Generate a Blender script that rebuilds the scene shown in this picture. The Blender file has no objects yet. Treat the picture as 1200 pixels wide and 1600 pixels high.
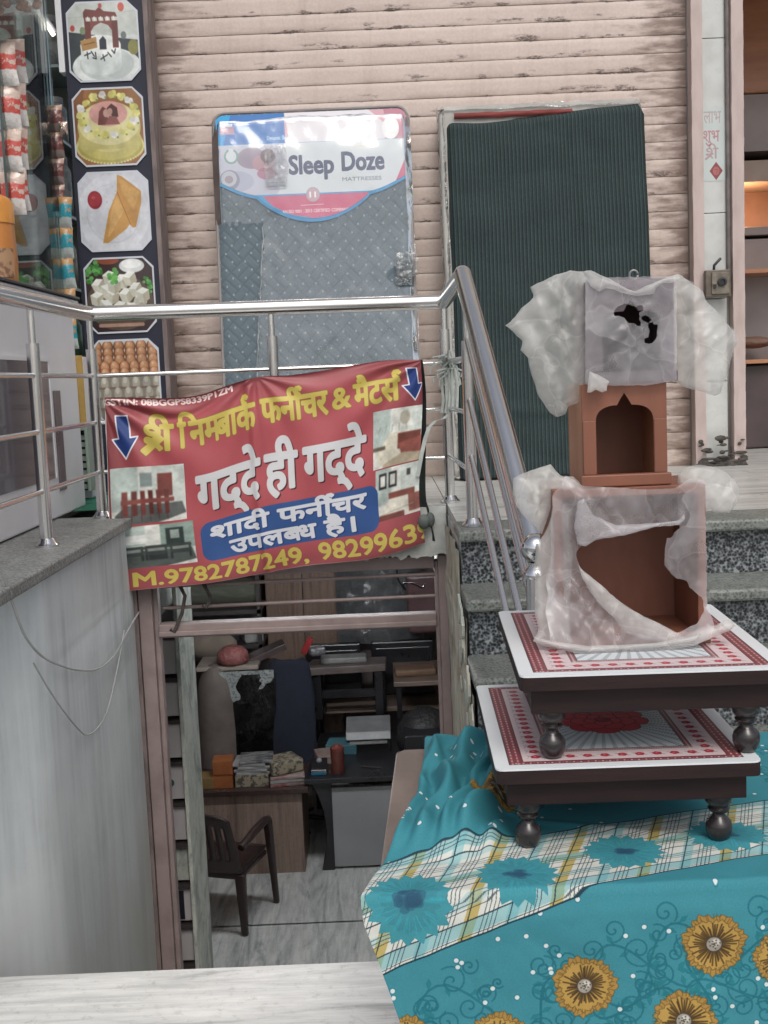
import bpy, bmesh, math, random
import numpy as np
from mathutils import Vector, Matrix, noise
random.seed(7)
sc = bpy.context.scene
COL = sc.collection
R_ = math.radians

# ------------------------------------------------------------------ camera
CAM = Vector((0, 0, 1.5)); PITCH = R_(6.5); ROLL = R_(2.4); FPX = 1850.0
_F = Vector((0, math.cos(PITCH), -math.sin(PITCH))); _U0 = Vector((0, math.sin(PITCH), math.cos(PITCH))); _X = Vector((1, 0, 0))
_R = _X*math.cos(ROLL) - _U0*math.sin(ROLL); _U = _X*math.sin(ROLL) + _U0*math.cos(ROLL)
cd = bpy.data.cameras.new('camera'); cam = bpy.data.objects.new('camera', cd); COL.objects.link(cam)
cd.sensor_fit = 'HORIZONTAL'; cd.sensor_width = 36; cd.lens = 36*FPX/1200; cd.clip_end = 500; cd.clip_start = .05
mw = Matrix((_R, _U, -_F)).transposed().to_4x4(); mw.translation = CAM; cam.matrix_world = mw
sc.camera = cam

# ------------------------------------------------------------------ light
SUN_EL, SUN_AZ = R_(52), R_(170)      # azimuth from +Y clockwise: high behind the camera
w = bpy.data.worlds.new('World'); sc.world = w; w.use_nodes = True
wn = w.node_tree; bg = wn.nodes['Background']; sky = wn.nodes.new('ShaderNodeTexSky'); sky.sky_type = 'NISHITA'
sky.sun_disc = False; sky.sun_elevation = SUN_EL; sky.sun_rotation = SUN_AZ; sky.dust_density = 4; sky.air_density = 1.0
bw = wn.nodes.new('ShaderNodeRGBToBW'); mx = wn.nodes.new('ShaderNodeMix'); mx.data_type = 'RGBA'; mx.inputs[0].default_value = .6
wn.links.new(sky.outputs[0], bw.inputs[0]); wn.links.new(sky.outputs[0], mx.inputs[6]); wn.links.new(bw.outputs[0], mx.inputs[7]); wn.links.new(mx.outputs[2], bg.inputs[0]); bg.inputs[1].default_value = .15
sd = bpy.data.lights.new('sun', 'SUN'); sd.energy = .9; sd.angle = R_(26); sd.color = (1, .95, .88)
so = bpy.data.objects.new('sun', sd); COL.objects.link(so)
sdir = Vector((math.sin(SUN_AZ)*math.cos(SUN_EL), math.cos(SUN_AZ)*math.cos(SUN_EL), math.sin(SUN_EL)))
so.rotation_euler = sdir.to_track_quat('Z', 'Y').to_euler()
sc.view_settings.view_transform = 'Standard'; sc.view_settings.look = 'None'
sc.view_settings.exposure = 0.12; sc.view_settings.gamma = 1; sc.view_settings.use_curve_mapping = False
sc.render.engine = 'CYCLES'
sc.cycles.transparent_max_bounces = 24; sc.cycles.max_bounces = 10; sc.cycles.diffuse_bounces = 5
sc.cycles.transmission_bounces = 8; sc.cycles.sample_clamp_indirect = 6

# ------------------------------------------------------------------ survey: a picture point on a real plane gives its place
def P(px, py, Y=None, Z=None, X=None):
    d = _F + _R*((px-600)/FPX) - _U*((py-800)/FPX)
    t = (Y-CAM.y)/d.y if Y is not None else ((Z-CAM.z)/d.z if Z is not None else (X-CAM.x)/d.x)
    return CAM + d*t

# ------------------------------------------------------------------ materials
def hexc(h):
    c = [int(h[i:i+2], 16)/255 for i in (0, 2, 4)]
    return tuple(x/12.92 if x <= .04045 else ((x+.055)/1.055)**2.4 for x in c)
class NT:
    def __init__(s, name):
        s.m = bpy.data.materials.new(name); s.m.use_nodes = True; s.t = s.m.node_tree
        s.b = s.t.nodes['Principled BSDF']; s.o = s.t.nodes['Material Output']
    def n(s, typ, **kw):
        x = s.t.nodes.new('ShaderNode'+typ)
        for k, v in kw.items():
            if k.startswith('i_'):
                key = k[2:]; key = int(key) if key.isdigit() else key.replace('_', ' ')
                if isinstance(v, bpy.types.NodeSocket): s.t.links.new(v, x.inputs[key])
                else: x.inputs[key].default_value = v
            else: setattr(x, k, v)
        return x
    def l(s, a, b): s.t.links.new(a, b)
    def coords(s, kind='Object', scale=(1, 1, 1), loc=(0, 0, 0)):
        if kind == 'World': c = s.n('NewGeometry').outputs['Position']
        else: c = s.n('TexCoord').outputs[kind]
        mp = s.n('Mapping'); s.l(c, mp.inputs[0]); mp.inputs['Scale'].default_value = scale; mp.inputs['Location'].default_value = loc
        return mp.outputs[0]
    def noise(s, vec, scale=5, detail=5, rough=.55, dist=0):
        x = s.n('TexNoise'); s.l(vec, x.inputs['Vector']); x.inputs['Scale'].default_value = scale
        x.inputs['Detail'].default_value = detail; x.inputs['Roughness'].default_value = rough; x.inputs['Distortion'].default_value = dist
        return x.outputs['Fac']
    def ramp(s, fac, stops):
        x = s.n('ValToRGB'); s.l(fac, x.inputs[0]); e = x.color_ramp.elements
        while len(e) < len(stops): e.new(.5)
        for q, (p, c) in zip(e, stops):
            q.position = p; q.color = (*c, 1) if len(c) == 3 else c
        return x.outputs[0]
    def mix(s, f, a, b, mode='MIX'):
        x = s.n('Mix', data_type='RGBA', blend_type=mode)
        for i, v in ((0, f), (6, a), (7, b)):
            if isinstance(v, bpy.types.NodeSocket): s.l(v, x.inputs[i])
            else: x.inputs[i].default_value = v if i == 0 else (*v, 1)
        return x.outputs[2]
    def math(s, op, a, b=0.0, c=None):
        x = s.n('Math', operation=op)
        for i, v in enumerate((a, b) if c is None else (a, b, c)):
            if isinstance(v, bpy.types.NodeSocket): s.l(v, x.inputs[i])
            else: x.inputs[i].default_value = v
        return x.outputs[0]
    def bump(s, h, strength=.3, dist=.002):
        x = s.n('Bump'); s.l(h, x.inputs['Height']); x.inputs['Strength'].default_value = strength; x.inputs['Distance'].default_value = dist
        s.l(x.outputs[0], s.b.inputs['Normal']); return x
    def base(s, c):
        if isinstance(c, bpy.types.NodeSocket): s.l(c, s.b.inputs['Base Color'])
        else: s.b.inputs['Base Color'].default_value = (*c, 1)
def G(v, t=(1, 1, 1)): return tuple(v*x for x in t)
def mat(name, c1, c2=None, rough=.5, metal=0, ns=6, stretch=(1, 1, 1), lo=.35, hi=.65, bump=.15, bs=60, bd=.001, coat=0, spec=.5, kind='Object', detail=5, rvar=.1):
    m = NT(name); v = m.coords(kind, stretch)
    if c2 is None: c2 = tuple(x*.8 for x in c1)
    f = m.noise(v, ns, detail); m.base(m.ramp(f, [(lo, c1), (hi, c2)]))
    g = m.noise(v, bs, 4)
    if bump: m.bump(g, bump, bd)
    if rvar:
        m.l(m.math('ADD', m.math('MULTIPLY', f, rvar*2), rough-rvar), m.b.inputs['Roughness'])
    else: m.b.inputs['Roughness'].default_value = rough
    m.b.inputs['Metallic'].default_value = metal; m.b.inputs['Coat Weight'].default_value = coat
    m.b.inputs['Specular IOR Level'].default_value = spec
    return m.m
def imat(name, img, rough=.5, coat=0, bump=.1, bs=200, bd=.0006, spec=.5, ibump=None, trans=0, dirt=.12):
    m = NT(name); t = m.n('TexImage'); t.image = img; t.interpolation = 'Linear'; t.extension = 'EXTEND'
    m.l(m.n('UVMap').outputs[0], t.inputs[0])
    v = m.coords('Object'); d = m.noise(v, 9, 6)
    m.base(m.mix(dirt, t.outputs[0], m.ramp(d, [(.3, (.25, .23, .21)), (.7, (.7, .68, .64))]), 'MULTIPLY') if dirt else t.outputs[0])
    m.b.inputs['Roughness'].default_value = rough; m.b.inputs['Coat Weight'].default_value = coat
    m.b.inputs['Specular IOR Level'].default_value = spec
    if ibump is not None:
        t2 = m.n('TexImage'); t2.image = ibump; t2.extension = 'EXTEND'; m.l(m.n('UVMap').outputs[0], t2.inputs[0]); m.bump(t2.outputs[0], .9, bd)
    elif bump: m.bump(m.noise(v, bs, 3), bump, bd)
    if trans: m.b.inputs['Transmission Weight'].default_value = 0
    return m.m

# ------------------------------------------------------------------ objects
WM = {}
def thing(name, label, cat, loc=(0, 0, 0), rotz=0, group=None):
    o = bpy.data.objects.new(name, None); COL.objects.link(o); o.empty_display_size = .1
    o.location = loc; o.rotation_euler = (0, 0, rotz); o['label'] = label; o['category'] = cat
    if group: o['group'] = group
    WM[o.name] = Matrix.Translation(Vector(loc)) @ Matrix.Rotation(rotz, 4, 'Z')
    return o
def tag(o, label=None, cat=None, group=None, kind=None):
    for k, v in (('label', label), ('category', cat), ('group', group), ('kind', kind)):
        if v: o[k] = v
    return o
class MB:
    def __init__(s): s.v = []; s.f = []; s.uv = []
    def add(s, vs, fs, uvs=None):
        b = len(s.v); s.v += [Vector(x) for x in vs]; s.f += [tuple(b+i for i in f) for f in fs]
        s.uv += uvs if uvs else [[(0, 0)]*len(f) for f in fs]; return s
    def box(s, x0, x1, y0, y1, z0, z1, M=None):
        vs = [Vector((x, y, z)) for z in (z0, z1) for y in (y0, y1) for x in (x0, x1)]
        if M: vs = [M @ q for q in vs]
        return s.add(vs, [(0, 2, 3, 1), (4, 5, 7, 6), (0, 1, 5, 4), (2, 6, 7, 3), (0, 4, 6, 2), (1, 3, 7, 5)])
    def quad(s, a, b, c, d, uv=((0, 0), (1, 0), (1, 1), (0, 1))): return s.add([a, b, c, d], [(0, 1, 2, 3)], [list(uv)])
    def tube(s, pts, r, n=12, cap=True):
        pts = [Vector(p) for p in pts]; rs = r if isinstance(r, (list, tuple)) else [r]*len(pts); vs = []; fs = []
        up = None
        for i, p in enumerate(pts):
            d = (pts[min(i+1, len(pts)-1)]-pts[max(i-1, 0)]).normalized()
            if up is None:
                up = Vector((0, 0, 1)) if abs(d.z) < .9 else Vector((0, 1, 0))
            a = (up - d*up.dot(d)).normalized(); b = d.cross(a); up = a
            vs += [p+(a*math.cos(t)+b*math.sin(t))*rs[i] for t in [2*math.pi*k/n for k in range(n)]]
        for i in range(len(pts)-1):
            fs += [(i*n+k, i*n+(k+1) % n, (i+1)*n+(k+1) % n, (i+1)*n+k) for k in range(n)]
        if cap: fs += [tuple(range(n-1, -1, -1)), tuple(range((len(pts)-1)*n, len(pts)*n))]
        return s.add(vs, fs)
    def lathe(s, c, prof, n=20, M=None):
        vs = []; fs = []
        for r, z in prof: vs += [Vector((c[0]+r*math.cos(2*math.pi*k/n), c[1]+r*math.sin(2*math.pi*k/n), c[2]+z)) for k in range(n)]
        if M: vs = [M @ q for q in vs]
        for i in range(len(prof)-1): fs += [(i*n+k, i*n+(k+1) % n, (i+1)*n+(k+1) % n, (i+1)*n+k) for k in range(n)]
        fs += [tuple(range(n-1, -1, -1)), tuple(range((len(prof)-1)*n, len(prof)*n))]
        return s.add(vs, fs)
    def ball(s, c, r, n=16, m=10, sc=(1, 1, 1)):
        pr = [(max(1e-4, r*math.sin(math.pi*i/m)), -r*math.cos(math.pi*i/m)) for i in range(m+1)]
        o = MB().lathe((0, 0, 0), pr, n); return s.add([Vector((c[0]+v.x*sc[0], c[1]+v.y*sc[1], c[2]+v.z*sc[2])) for v in o.v], o.f)
    def prism(s, poly, y0, y1, axis='y', uvb=None):
        n = len(poly)
        def mk(a, b, t): return {'y': (a, t, b), 'x': (t, a, b), 'z': (a, b, t)}[axis]
        vs = [mk(a, b, y0) for a, b in poly]+[mk(a, b, y1) for a, b in poly]
        fs = [tuple(range(n)), tuple(range(2*n-1, n-1, -1))]+[(i, i+n, (i+1) % n+n, (i+1) % n) for i in range(n)]
        uvs = None
        if uvb:
            u = [((a-uvb[0])/(uvb[1]-uvb[0]), (b-uvb[2])/(uvb[3]-uvb[2])) for a, b in poly]
            uvs = [list(u), list(reversed(u))]+[[u[i], u[i], u[(i+1) % n], u[(i+1) % n]] for i in range(n)]
        return s.add(vs, fs, uvs)
    def grid(s, nu, nv, fn, mask=None):
        vs = []; uvs = []
        for j in range(nv+1):
            for i in range(nu+1): vs.append(fn(i/nu, j/nv))
        fs = []; W = nu+1
        for j in range(nv):
            for i in range(nu):
                if mask and not mask((i+.5)/nu, (j+.5)/nv): continue
                fs.append((j*W+i, j*W+i+1, (j+1)*W+i+1, (j+1)*W+i)); uvs.append([(i/nu, j/nv), ((i+1)/nu, j/nv), ((i+1)/nu, (j+1)/nv), (i/nu, (j+1)/nv)])
        return s.add(vs, fs, uvs)
    def build(s, name, m, parent=None, smooth=False, bevel=0, local=False, seg=2, fix=True, solid=0, angle=40, subsurf=0, **tags):
        me = bpy.data.meshes.new(name); vs = s.v
        if parent is not None and not local:
            inv = WM[parent.name].inverted(); vs = [inv @ q for q in vs]
        me.from_pydata([tuple(q) for q in vs], [], s.f)
        ul = me.uv_layers.new(name='UVMap'); flat = [c for f in s.uv for uv in f for c in uv]
        if len(flat) == 2*len(me.loops): ul.data.foreach_set('uv', flat)
        if fix:
            b = bmesh.new(); b.from_mesh(me); bmesh.ops.recalc_face_normals(b, faces=b.faces); b.to_mesh(me); b.free()
        if smooth:
            me.polygons.foreach_set('use_smooth', [True]*len(me.polygons))
            if smooth != 'all':
                try: me.set_sharp_from_angle(angle=R_(angle))
                except Exception: pass
        me.materials.append(m)
        o = bpy.data.objects.new(name, me); COL.objects.link(o)
        if parent is not None: o.parent = parent; WM[o.name] = WM[parent.name]
        else: WM[o.name] = Matrix.Identity(4)
        if subsurf:
            md = o.modifiers.new('subdivision', 'SUBSURF'); md.levels = md.render_levels = subsurf
        if solid:
            md = o.modifiers.new('thickness', 'SOLIDIFY'); md.thickness = solid; md.offset = 0
        if bevel:
            md = o.modifiers.new('bevel', 'BEVEL'); md.width = bevel; md.segments = seg; md.limit_method = 'ANGLE'
        for k, v in tags.items(): o[k] = v
        return o
def copy_tree(o, parent=None, loc=None, rotz=None, label=None):
    c = o.copy(); COL.objects.link(c)
    if parent is not None: c.parent = parent
    if loc is not None: c.location = loc
    if rotz is not None: c.rotation_euler = (0, 0, rotz)
    if label: c['label'] = label
    WM[c.name] = WM[o.name]
    if parent is None and loc is not None: WM[c.name] = Matrix.Translation(Vector(loc)) @ Matrix.Rotation(rotz or 0, 4, 'Z')
    for ch in [q for q in COL.objects if q.parent == o]: copy_tree(ch, c)
    return c
def FRM(o, x, z, rx=0, ry=0, rz=0, y=0):   # placement matrix helper
    return Matrix.Translation((x, y, z)) @ Matrix.Rotation(rz, 4, 'Z') @ Matrix.Rotation(ry, 4, 'Y') @ Matrix.Rotation(rx, 4, 'X')
def noi(x, y, z=0, s=1): return noise.noise(Vector((x*s, y*s, z*s)))

# ------------------------------------------------------------------ flat print: a raster canvas
def inpoly(X, Y, poly):
    ins = np.zeros(X.shape, bool); n = len(poly)
    for i in range(n):
        x1, y1 = poly[i]; x2, y2 = poly[(i+1) % n]
        if y1 == y2: continue
        c = ((y1 > Y) != (y2 > Y)) & (X < (x2-x1)*(Y-y1)/(y2-y1)+x1); ins ^= c
    return ins
class Canvas:
    def __init__(s, w, h, col): s.w, s.h = w, h; s.a = np.empty((h, w, 3), np.float32); s.a[:] = s.c(col)
    @staticmethod
    def c(col):
        if isinstance(col, str): return np.array([int(col[i:i+2], 16)/255 for i in (0, 2, 4)], np.float32)
        return np.array(col, np.float32)
    def bb(s, x0, y0, x1, y1):
        x0 = max(0, int(math.floor(x0))); y0 = max(0, int(math.floor(y0))); x1 = min(s.w, int(math.ceil(x1))+1); y1 = min(s.h, int(math.ceil(y1))+1)
        if x0 >= x1 or y0 >= y1: return None
        Y, X = np.mgrid[y0:y1, x0:x1]; return slice(y0, y1), slice(x0, x1), X+.5, Y+.5
    def put(s, sl, m, col, al=1):
        r = s.a[sl[0], sl[1]]; m = (np.clip(m, 0, 1)*al)[..., None].astype(np.float32); r += (s.c(col)-r)*m
    def poly(s, pts, col, al=1):
        xs = [p[0] for p in pts]; ys = [p[1] for p in pts]; b = s.bb(min(xs), min(ys), max(xs), max(ys))
        if b: s.put(b, inpoly(b[2], b[3], pts), col, al)
    def rect(s, x0, y0, x1, y1, col, al=1): s.poly([(x0, y0), (x1, y0), (x1, y1), (x0, y1)], col, al)
    def rrect(s, x0, y0, x1, y1, r, col, al=1):
        b = s.bb(x0, y0, x1, y1)
        if b is None: return
        cx, cy = (x0+x1)/2, (y0+y1)/2; dx = np.maximum(abs(b[2]-cx)-(x1-x0)/2+r, 0); dy = np.maximum(abs(b[3]-cy)-(y1-y0)/2+r, 0)
        s.put(b, r-np.hypot(dx, dy)+.5, col, al)
    def ell(s, cx, cy, rx, ry, col, al=1, soft=0):
        b = s.bb(cx-rx-1, cy-ry-1, cx+rx+1, cy+ry+1)
        if b is None: return
        d = np.hypot((b[2]-cx)/rx, (b[3]-cy)/ry); s.put(b, (1-d)/soft if soft else (1-d)*min(rx, ry)+.5, col, al)
    def line(s, pts, wd, col, al=1):
        for (x1, y1), (x2, y2) in zip(pts[:-1], pts[1:]):
            b = s.bb(min(x1, x2)-wd-1, min(y1, y2)-wd-1, max(x1, x2)+wd+1, max(y1, y2)+wd+1)
            if b is None: continue
            dx, dy = x2-x1, y2-y1; L = dx*dx+dy*dy+1e-9; t = np.clip(((b[2]-x1)*dx+(b[3]-y1)*dy)/L, 0, 1)
            s.put(b, wd/2-np.hypot(b[2]-x1-t*dx, b[3]-y1-t*dy)+.5, col, al)
    def mask(s, m, x, y, col, al=1):
        h, w_ = m.shape; x = int(round(x)); y = int(round(y)); x0 = max(0, x); y0 = max(0, y); x1 = min(s.w, x+w_); y1 = min(s.h, y+h)
        if x0 < x1 and y0 < y1: s.put((slice(y0, y1), slice(x0, x1)), m[y0-y:y1-y, x0-x:x1-x], col, al)
    def text(s, toks, x, y, em, col, width=None, bold=0, outline=None, ow=2, shadow=None, al=1, slope=0):
        m, ox, oy, wd = text_mask(toks, em, width, bold, slope)
        if shadow: s.mask(m, x-ox+shadow[1], y-oy+shadow[2], shadow[0], al)
        if outline: s.mask(dil(m, ow), x-ox, y-oy, outline, al)
        s.mask(m, x-ox, y-oy, col, al); return wd
    def grain(s, amp, seed=0): s.a += np.random.default_rng(seed).normal(0, amp, (s.h, s.w, 1)).astype(np.float32)
    def photo(s, x0, y0, x1, y1, r=2, seed=1, sat=.85, amp=.10):
        """Soften a printed photograph: ink spread, mottling, faded colour."""
        x0, y0, x1, y1 = [int(q) for q in (x0, y0, x1, y1)]; v = s.a[y0:y1, x0:x1].copy(); h, w_ = v.shape[:2]
        for _ in range(2):
            for ax in (0, 1):
                acc = np.zeros_like(v)
                for d in range(-r, r+1):
                    ix = np.clip(np.arange(v.shape[ax])+d, 0, v.shape[ax]-1); acc += np.take(v, ix, ax)
                v = acc/(2*r+1)
        g = np.random.default_rng(seed); m = np.ones((h, w_), np.float32)
        for n_, a_ in ((5, amp), (12, amp*.8), (30, amp*.5)):
            q = g.normal(0, 1, (n_+1, n_+1)); yy = np.linspace(0, n_-.001, h); xx = np.linspace(0, n_-.001, w_); yi = yy.astype(int); xi = xx.astype(int)
            fy = (yy-yi)[:, None]; fx = (xx-xi)[None]; fy = fy*fy*(3-2*fy); fx = fx*fx*(3-2*fx)
            m += a_*.5*((q[yi][:, xi]*(1-fx)+q[yi][:, xi+1]*fx)*(1-fy)+(q[yi+1][:, xi]*(1-fx)+q[yi+1][:, xi+1]*fx)*fy)
        gr = v.mean(2, keepdims=True); v = (gr+(v-gr)*sat)*np.clip(m, .6, 1.4)[..., None]; s.a[y0:y1, x0:x1] = v
    def image(s, name):
        im = bpy.data.images.new(name, s.w, s.h); a = np.ones((s.h, s.w, 4), np.float32); a[..., :3] = np.clip(s.a[::-1], 0, 1)
        im.pixels.foreach_set(a.ravel()); im.update(); im.pack(); return im
def dil(m, r):
    r = int(round(r)); p = np.pad(m, 0); out = p.copy()
    for dy in range(-r, r+1):
        for dx in range(-r, r+1):
            if dx*dx+dy*dy <= r*r+.5 and (dx or dy): out = np.maximum(out, np.roll(np.roll(p, dy, 0), dx, 1))
    return out
_tc = {}
def glyphs(st):
    """2-D triangles of a string set in Blender's built-in face."""
    if st in _tc: return _tc[st]
    c = bpy.data.curves.new('lettering', 'FONT'); c.body = st; c.resolution_u = 3; o = bpy.data.objects.new('lettering', c); COL.objects.link(o)
    dg = bpy.context.evaluated_depsgraph_get(); e = o.evaluated_get(dg); m = e.to_mesh(); m.calc_loop_triangles()
    co = np.array([(v.co.x, v.co.y) for v in m.vertices]).reshape(-1, 2); tr = [tuple(t.vertices) for t in m.loop_triangles]
    e.to_mesh_clear(); bpy.data.objects.remove(o); bpy.data.curves.remove(c)
    _tc[st] = (co, tr); return _tc[st]
AA = '\u093e'
def adv(st): return glyphs(st+AA)[0][:, 0].max()-.273 if st.strip() else .26*len(st)
def latin_adv(st): return glyphs(st+'.')[0][:, 0].max()-.16
def text_mask(toks, em, width, bold, slope=0):
    if isinstance(toks, str): toks = [toks]
    tris = []; pen = 0
    for t in toks:
        if isinstance(t, tuple) and t[0] == 'half':
            co, tr = glyphs(t[1]); cut = t[2]
            P2 = [np.array([co[i] for i in q]) for q in tr]
            for q in P2:
                if q[:, 0].min() < cut: q = q.copy(); q[:, 0] = np.minimum(q[:, 0], cut+.03); tris.append(q+[pen, 0])
            pen += cut
        elif isinstance(t, tuple) and t[0] == 'line':
            pts = [(pen+a, b) for a, b in t[1]]; wd = t[2]
            for (x1, y1), (x2, y2) in zip(pts[:-1], pts[1:]):
                L = math.hypot(x2-x1, y2-y1); nx, ny = -(y2-y1)/L*wd/2, (x2-x1)/L*wd/2; ex, ey = (x2-x1)/L*wd*.3, (y2-y1)/L*wd*.3
                q = [(x1-ex+nx, y1-ey+ny), (x2+ex+nx, y2+ey+ny), (x2+ex-nx, y2+ey-ny), (x1-ex-nx, y1-ey-ny)]
                tris.append(np.array([q[0], q[1], q[2]])); tris.append(np.array([q[0], q[2], q[3]]))
        elif isinstance(t, tuple) and t[0] == 'pen': pen += t[1]
        else:
            co, tr = glyphs(t); tris += [co[list(q)]+[pen, 0] for q in tr]
            pen += adv(t) if any(ord(c) > 0x900 for c in t) else co[:, 0].max()+.05
    A = np.array(tris); x0 = A[..., 0].min(); x1 = A[..., 0].max(); kx = em if width is None else width/(x1-x0)
    A = A.copy(); A[..., 0] = (A[..., 0]-x0)*kx; A[..., 1] *= -em
    if slope: A[..., 1] += A[..., 0]*slope
    pad = int(bold)+6; yt = A[..., 1].min(); W = int(A[..., 0].max())+2*pad+2; H = int(A[..., 1].max()-yt)+2*pad+2
    SS = 2; m = np.zeros((H*SS, W*SS), np.float32); A[..., 0] += pad; A[..., 1] += pad-yt; A *= SS
    for q in A:
        xa, ya = np.floor(q.min(0)).astype(int); xb, yb = np.ceil(q.max(0)).astype(int)+1
        Y, X = np.mgrid[ya:yb, xa:xb]; X = X+.5; Y = Y+.5
        (ax, ay), (bx, by), (cx, cy) = q
        d1 = (bx-ax)*(Y-ay)-(by-ay)*(X-ax); d2 = (cx-bx)*(Y-by)-(cy-by)*(X-bx); d3 = (ax-cx)*(Y-cy)-(ay-cy)*(X-cx)
        ins = ((d1 >= -.3) & (d2 >= -.3) & (d3 >= -.3)) | ((d1 <= .3) & (d2 <= .3) & (d3 <= .3))
        v = m[ya:yb, xa:xb]; v[ins[:v.shape[0], :v.shape[1]]] = 1
    if bold: m = dil(m, bold*SS)
    m = m[:H*SS, :W*SS].reshape(H, SS, W, SS).mean((1, 3))
    return m, pad, pad-yt, A[..., 0].max()/SS
REPH = ('line', [(-.055, .6), (-.055, .66), (-.13, .72), (-.15, .79), (-.10, .86), (-.02, .87), (.02, .83)], .085)
# ================================================================== PRINTS
def print_banner():
    k = 1.3; c = Canvas(int(1000*k), int(600*k), 'b0545a'); s = lambda *a: [q*k for q in a]
    Y, X = np.mgrid[0:c.h, 0:c.w]; u = X/c.w; v = Y/c.h
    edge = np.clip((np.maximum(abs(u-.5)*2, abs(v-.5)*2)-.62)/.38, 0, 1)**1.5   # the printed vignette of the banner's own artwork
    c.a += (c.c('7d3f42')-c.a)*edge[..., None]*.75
    # room pictures
    def room(x0, y0, x1, y1, kind):
        W = x1-x0; H = y1-y0; q = lambda a, b: (k*(x0+a*W), k*(y0+b*H))
        R = lambda a, b, cc, d, col, al=1: c.poly([q(a, b), q(cc, b), q(cc, d), q(a, d)], col, al)
        R(0, 0, 1, 1, 'cfd8d0'); R(0, 0, .35, .75, 'b9c9c2'); R(0, .7, 1, 1, 'd9dad2'); R(.36, 0, .55, .62, 'e4e6de')
        if kind == 0:
            R(.38, .10, .55, .32, '8a9a98'); R(.62, .12, .82, .5, '7d3a33'); c.poly([q(.05, .8), q(.2, .62), q(.95, .62), q(1, .85), q(.6, 1), q(.1, 1)], '5f6462')
            for i in range(6): R(.16+i*.11, .38, .22+i*.11, .82, ['7e3a34', '6a2f2b'][i % 2]); c.line([q(.16+i*.11, .38), q(.14+i*.12, .95)], 2.5, '5f2a27')
            R(.14, .52, .84, .6, '8a463e'); c.line([q(.5, 0), q(.5, .2)], 2, '555')if 0 else None
        elif kind == 1:
            R(.55, 0, 1, .6, '8fa79d'); R(.12, .2, .36, .42, 'e8ebe6'); R(.62, .1, .86, .55, '32403e'); R(.68, .15, .8, .35, '9fb0a8')
            R(.05, .5, .95, .56, '46514d'); c.poly([q(.0, .85), q(.1, .6), q(.95, .6), q(1, .9), q(.6, 1), q(.1, 1)], '55605c')
            for a in (.04, .34, .66): R(a, .48, a+.28, .72, '3c4643'); R(a+.03, .55, a+.25, .62, '8a948f'); R(a, .7, a+.03, .84, '2c3432'); R(a+.25, .7, a+.28, .84, '2c3432')
            R(.38, .72, .62, .84, '2f3735')
        elif kind == 2:
            R(.45, .05, .75, .35, 'e9e8dd'); c.ell(*q(.62, .18), 14*k, 20*k, 'b9b5a2'); c.poly([q(.05, .75), q(.35, .42), q(.75, .42), q(.95, .6), q(.6, .95), q(.1, .95)], 'ded8c4')
            R(.5, .45, .98, .72, '7c3c32'); c.poly([q(.5, .62), q(1, .55), q(1, .85), q(.6, .9)], '9c5246'); R(0, .62, .25, .68, '6b5b4a'); c.poly([q(.2, .95), q(.6, .8), q(1, .85), q(1, 1), q(.2, 1)], 'b9a98d')
            for t in range(5): c.line([q(.1+t*.14, .4), q(.16+t*.12, .28)], 2.5, '8d8f86')
        else:
            for a in (.08, .3): R(a, .08, a+.17, .38, '2c2b2a'); R(a+.03, .13, a+.14, .33, 'd9d9d2')
            R(.66, .1, .74, .22, '44413e'); R(.3, .48, .85, .64, '8a4a3e'); c.poly([q(.05, .9), q(.3, .6), q(.8, .6), q(1, .75), q(.8, 1), q(.1, 1)], 'e0dbcb')
            R(.7, .6, 1, .95, '8f5144'); R(0, .9, .6, 1, '7a3d35'); c.line([q(.05, .9), q(.8, .8)], 3, 'b0a890')
    room(14, 200, 232, 345, 0); room(20, 352, 250, 500, 1); room(845, 175, 1000, 330, 2); room(852, 334, 1000, 482, 3)
    for q_ in ((14, 200, 232, 345), (20, 352, 250, 500), (845, 175, 1000, 330), (852, 334, 1000, 482)): c.photo(*s(*q_), r=2, seed=int(q_[0]), sat=.85, amp=.09)
    # arrows
    def arrow(x, y, kx=1.0, sh=0):
        p = [(0, 0), (34, 0), (38, 58), (58, 56), (24+sh, 112), (-14, 62), (6, 60)]
        q = [(k*(x+a*kx), k*(y+b)) for a, b in p]; c.poly(q, '27407f'); c.line(q+[q[0]], 4*k, 'dfe3ee')
    arrow(38, 68); arrow(948, 45, .92)
    c.text('GSTIN: 08BGGPS8339P1ZM', *s(4, 34), 36*k, 'efd9d6', width=400*k, bold=2.0)
    ol = dict(outline='7f6a28', ow=2)
    yel = 'cdbb60'; em = 106*k
    shri = [('half', 'श', .40), ('line', [(-.02, .30), (-.36, -.02)], .13), 'ी']
    c.text(shri, 106*k, 162*k, em, yel, width=100*k, bold=4.6, **ol)
    c.text(['ि', 'न', ('half', 'म', .44), 'ब', 'ा', 'क', ('pen', -.30), REPH], 222*k, 159*k, em, yel, width=250*k, bold=4.6, slope=-.012, **ol)
    c.text(['फ', 'न', 'ी', REPH, 'च', 'र'], 494*k, 153*k, em, yel, width=208*k, bold=4.6, slope=-.012, **ol)
    c.text('&', 718*k, 142*k, 88*k, yel, width=56*k, bold=3.4, **ol)
    c.text(['मै', 'ट', 'स', REPH], 788*k, 148*k, em, yel, width=144*k, bold=4.6, **ol)
    wh = dict(shadow=('4b2024', 5, 5)); em = 146*k
    c.text('गद्दे', 270*k, 330*k, em, 'd5d6d8', width=206*k, bold=6.6, **wh)
    c.text('ही', 496*k, 327*k, em, 'd5d6d8', width=98*k, bold=6.6, **wh)
    c.text('गद्दे', 618*k, 324*k, em, 'd5d6d8', width=200*k, bold=6.6, **wh)
    c.rrect(*s(270, 369, 860, 504, 34), '34568f')
    wb = dict(shadow=('16306a', 4, 4))
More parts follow.
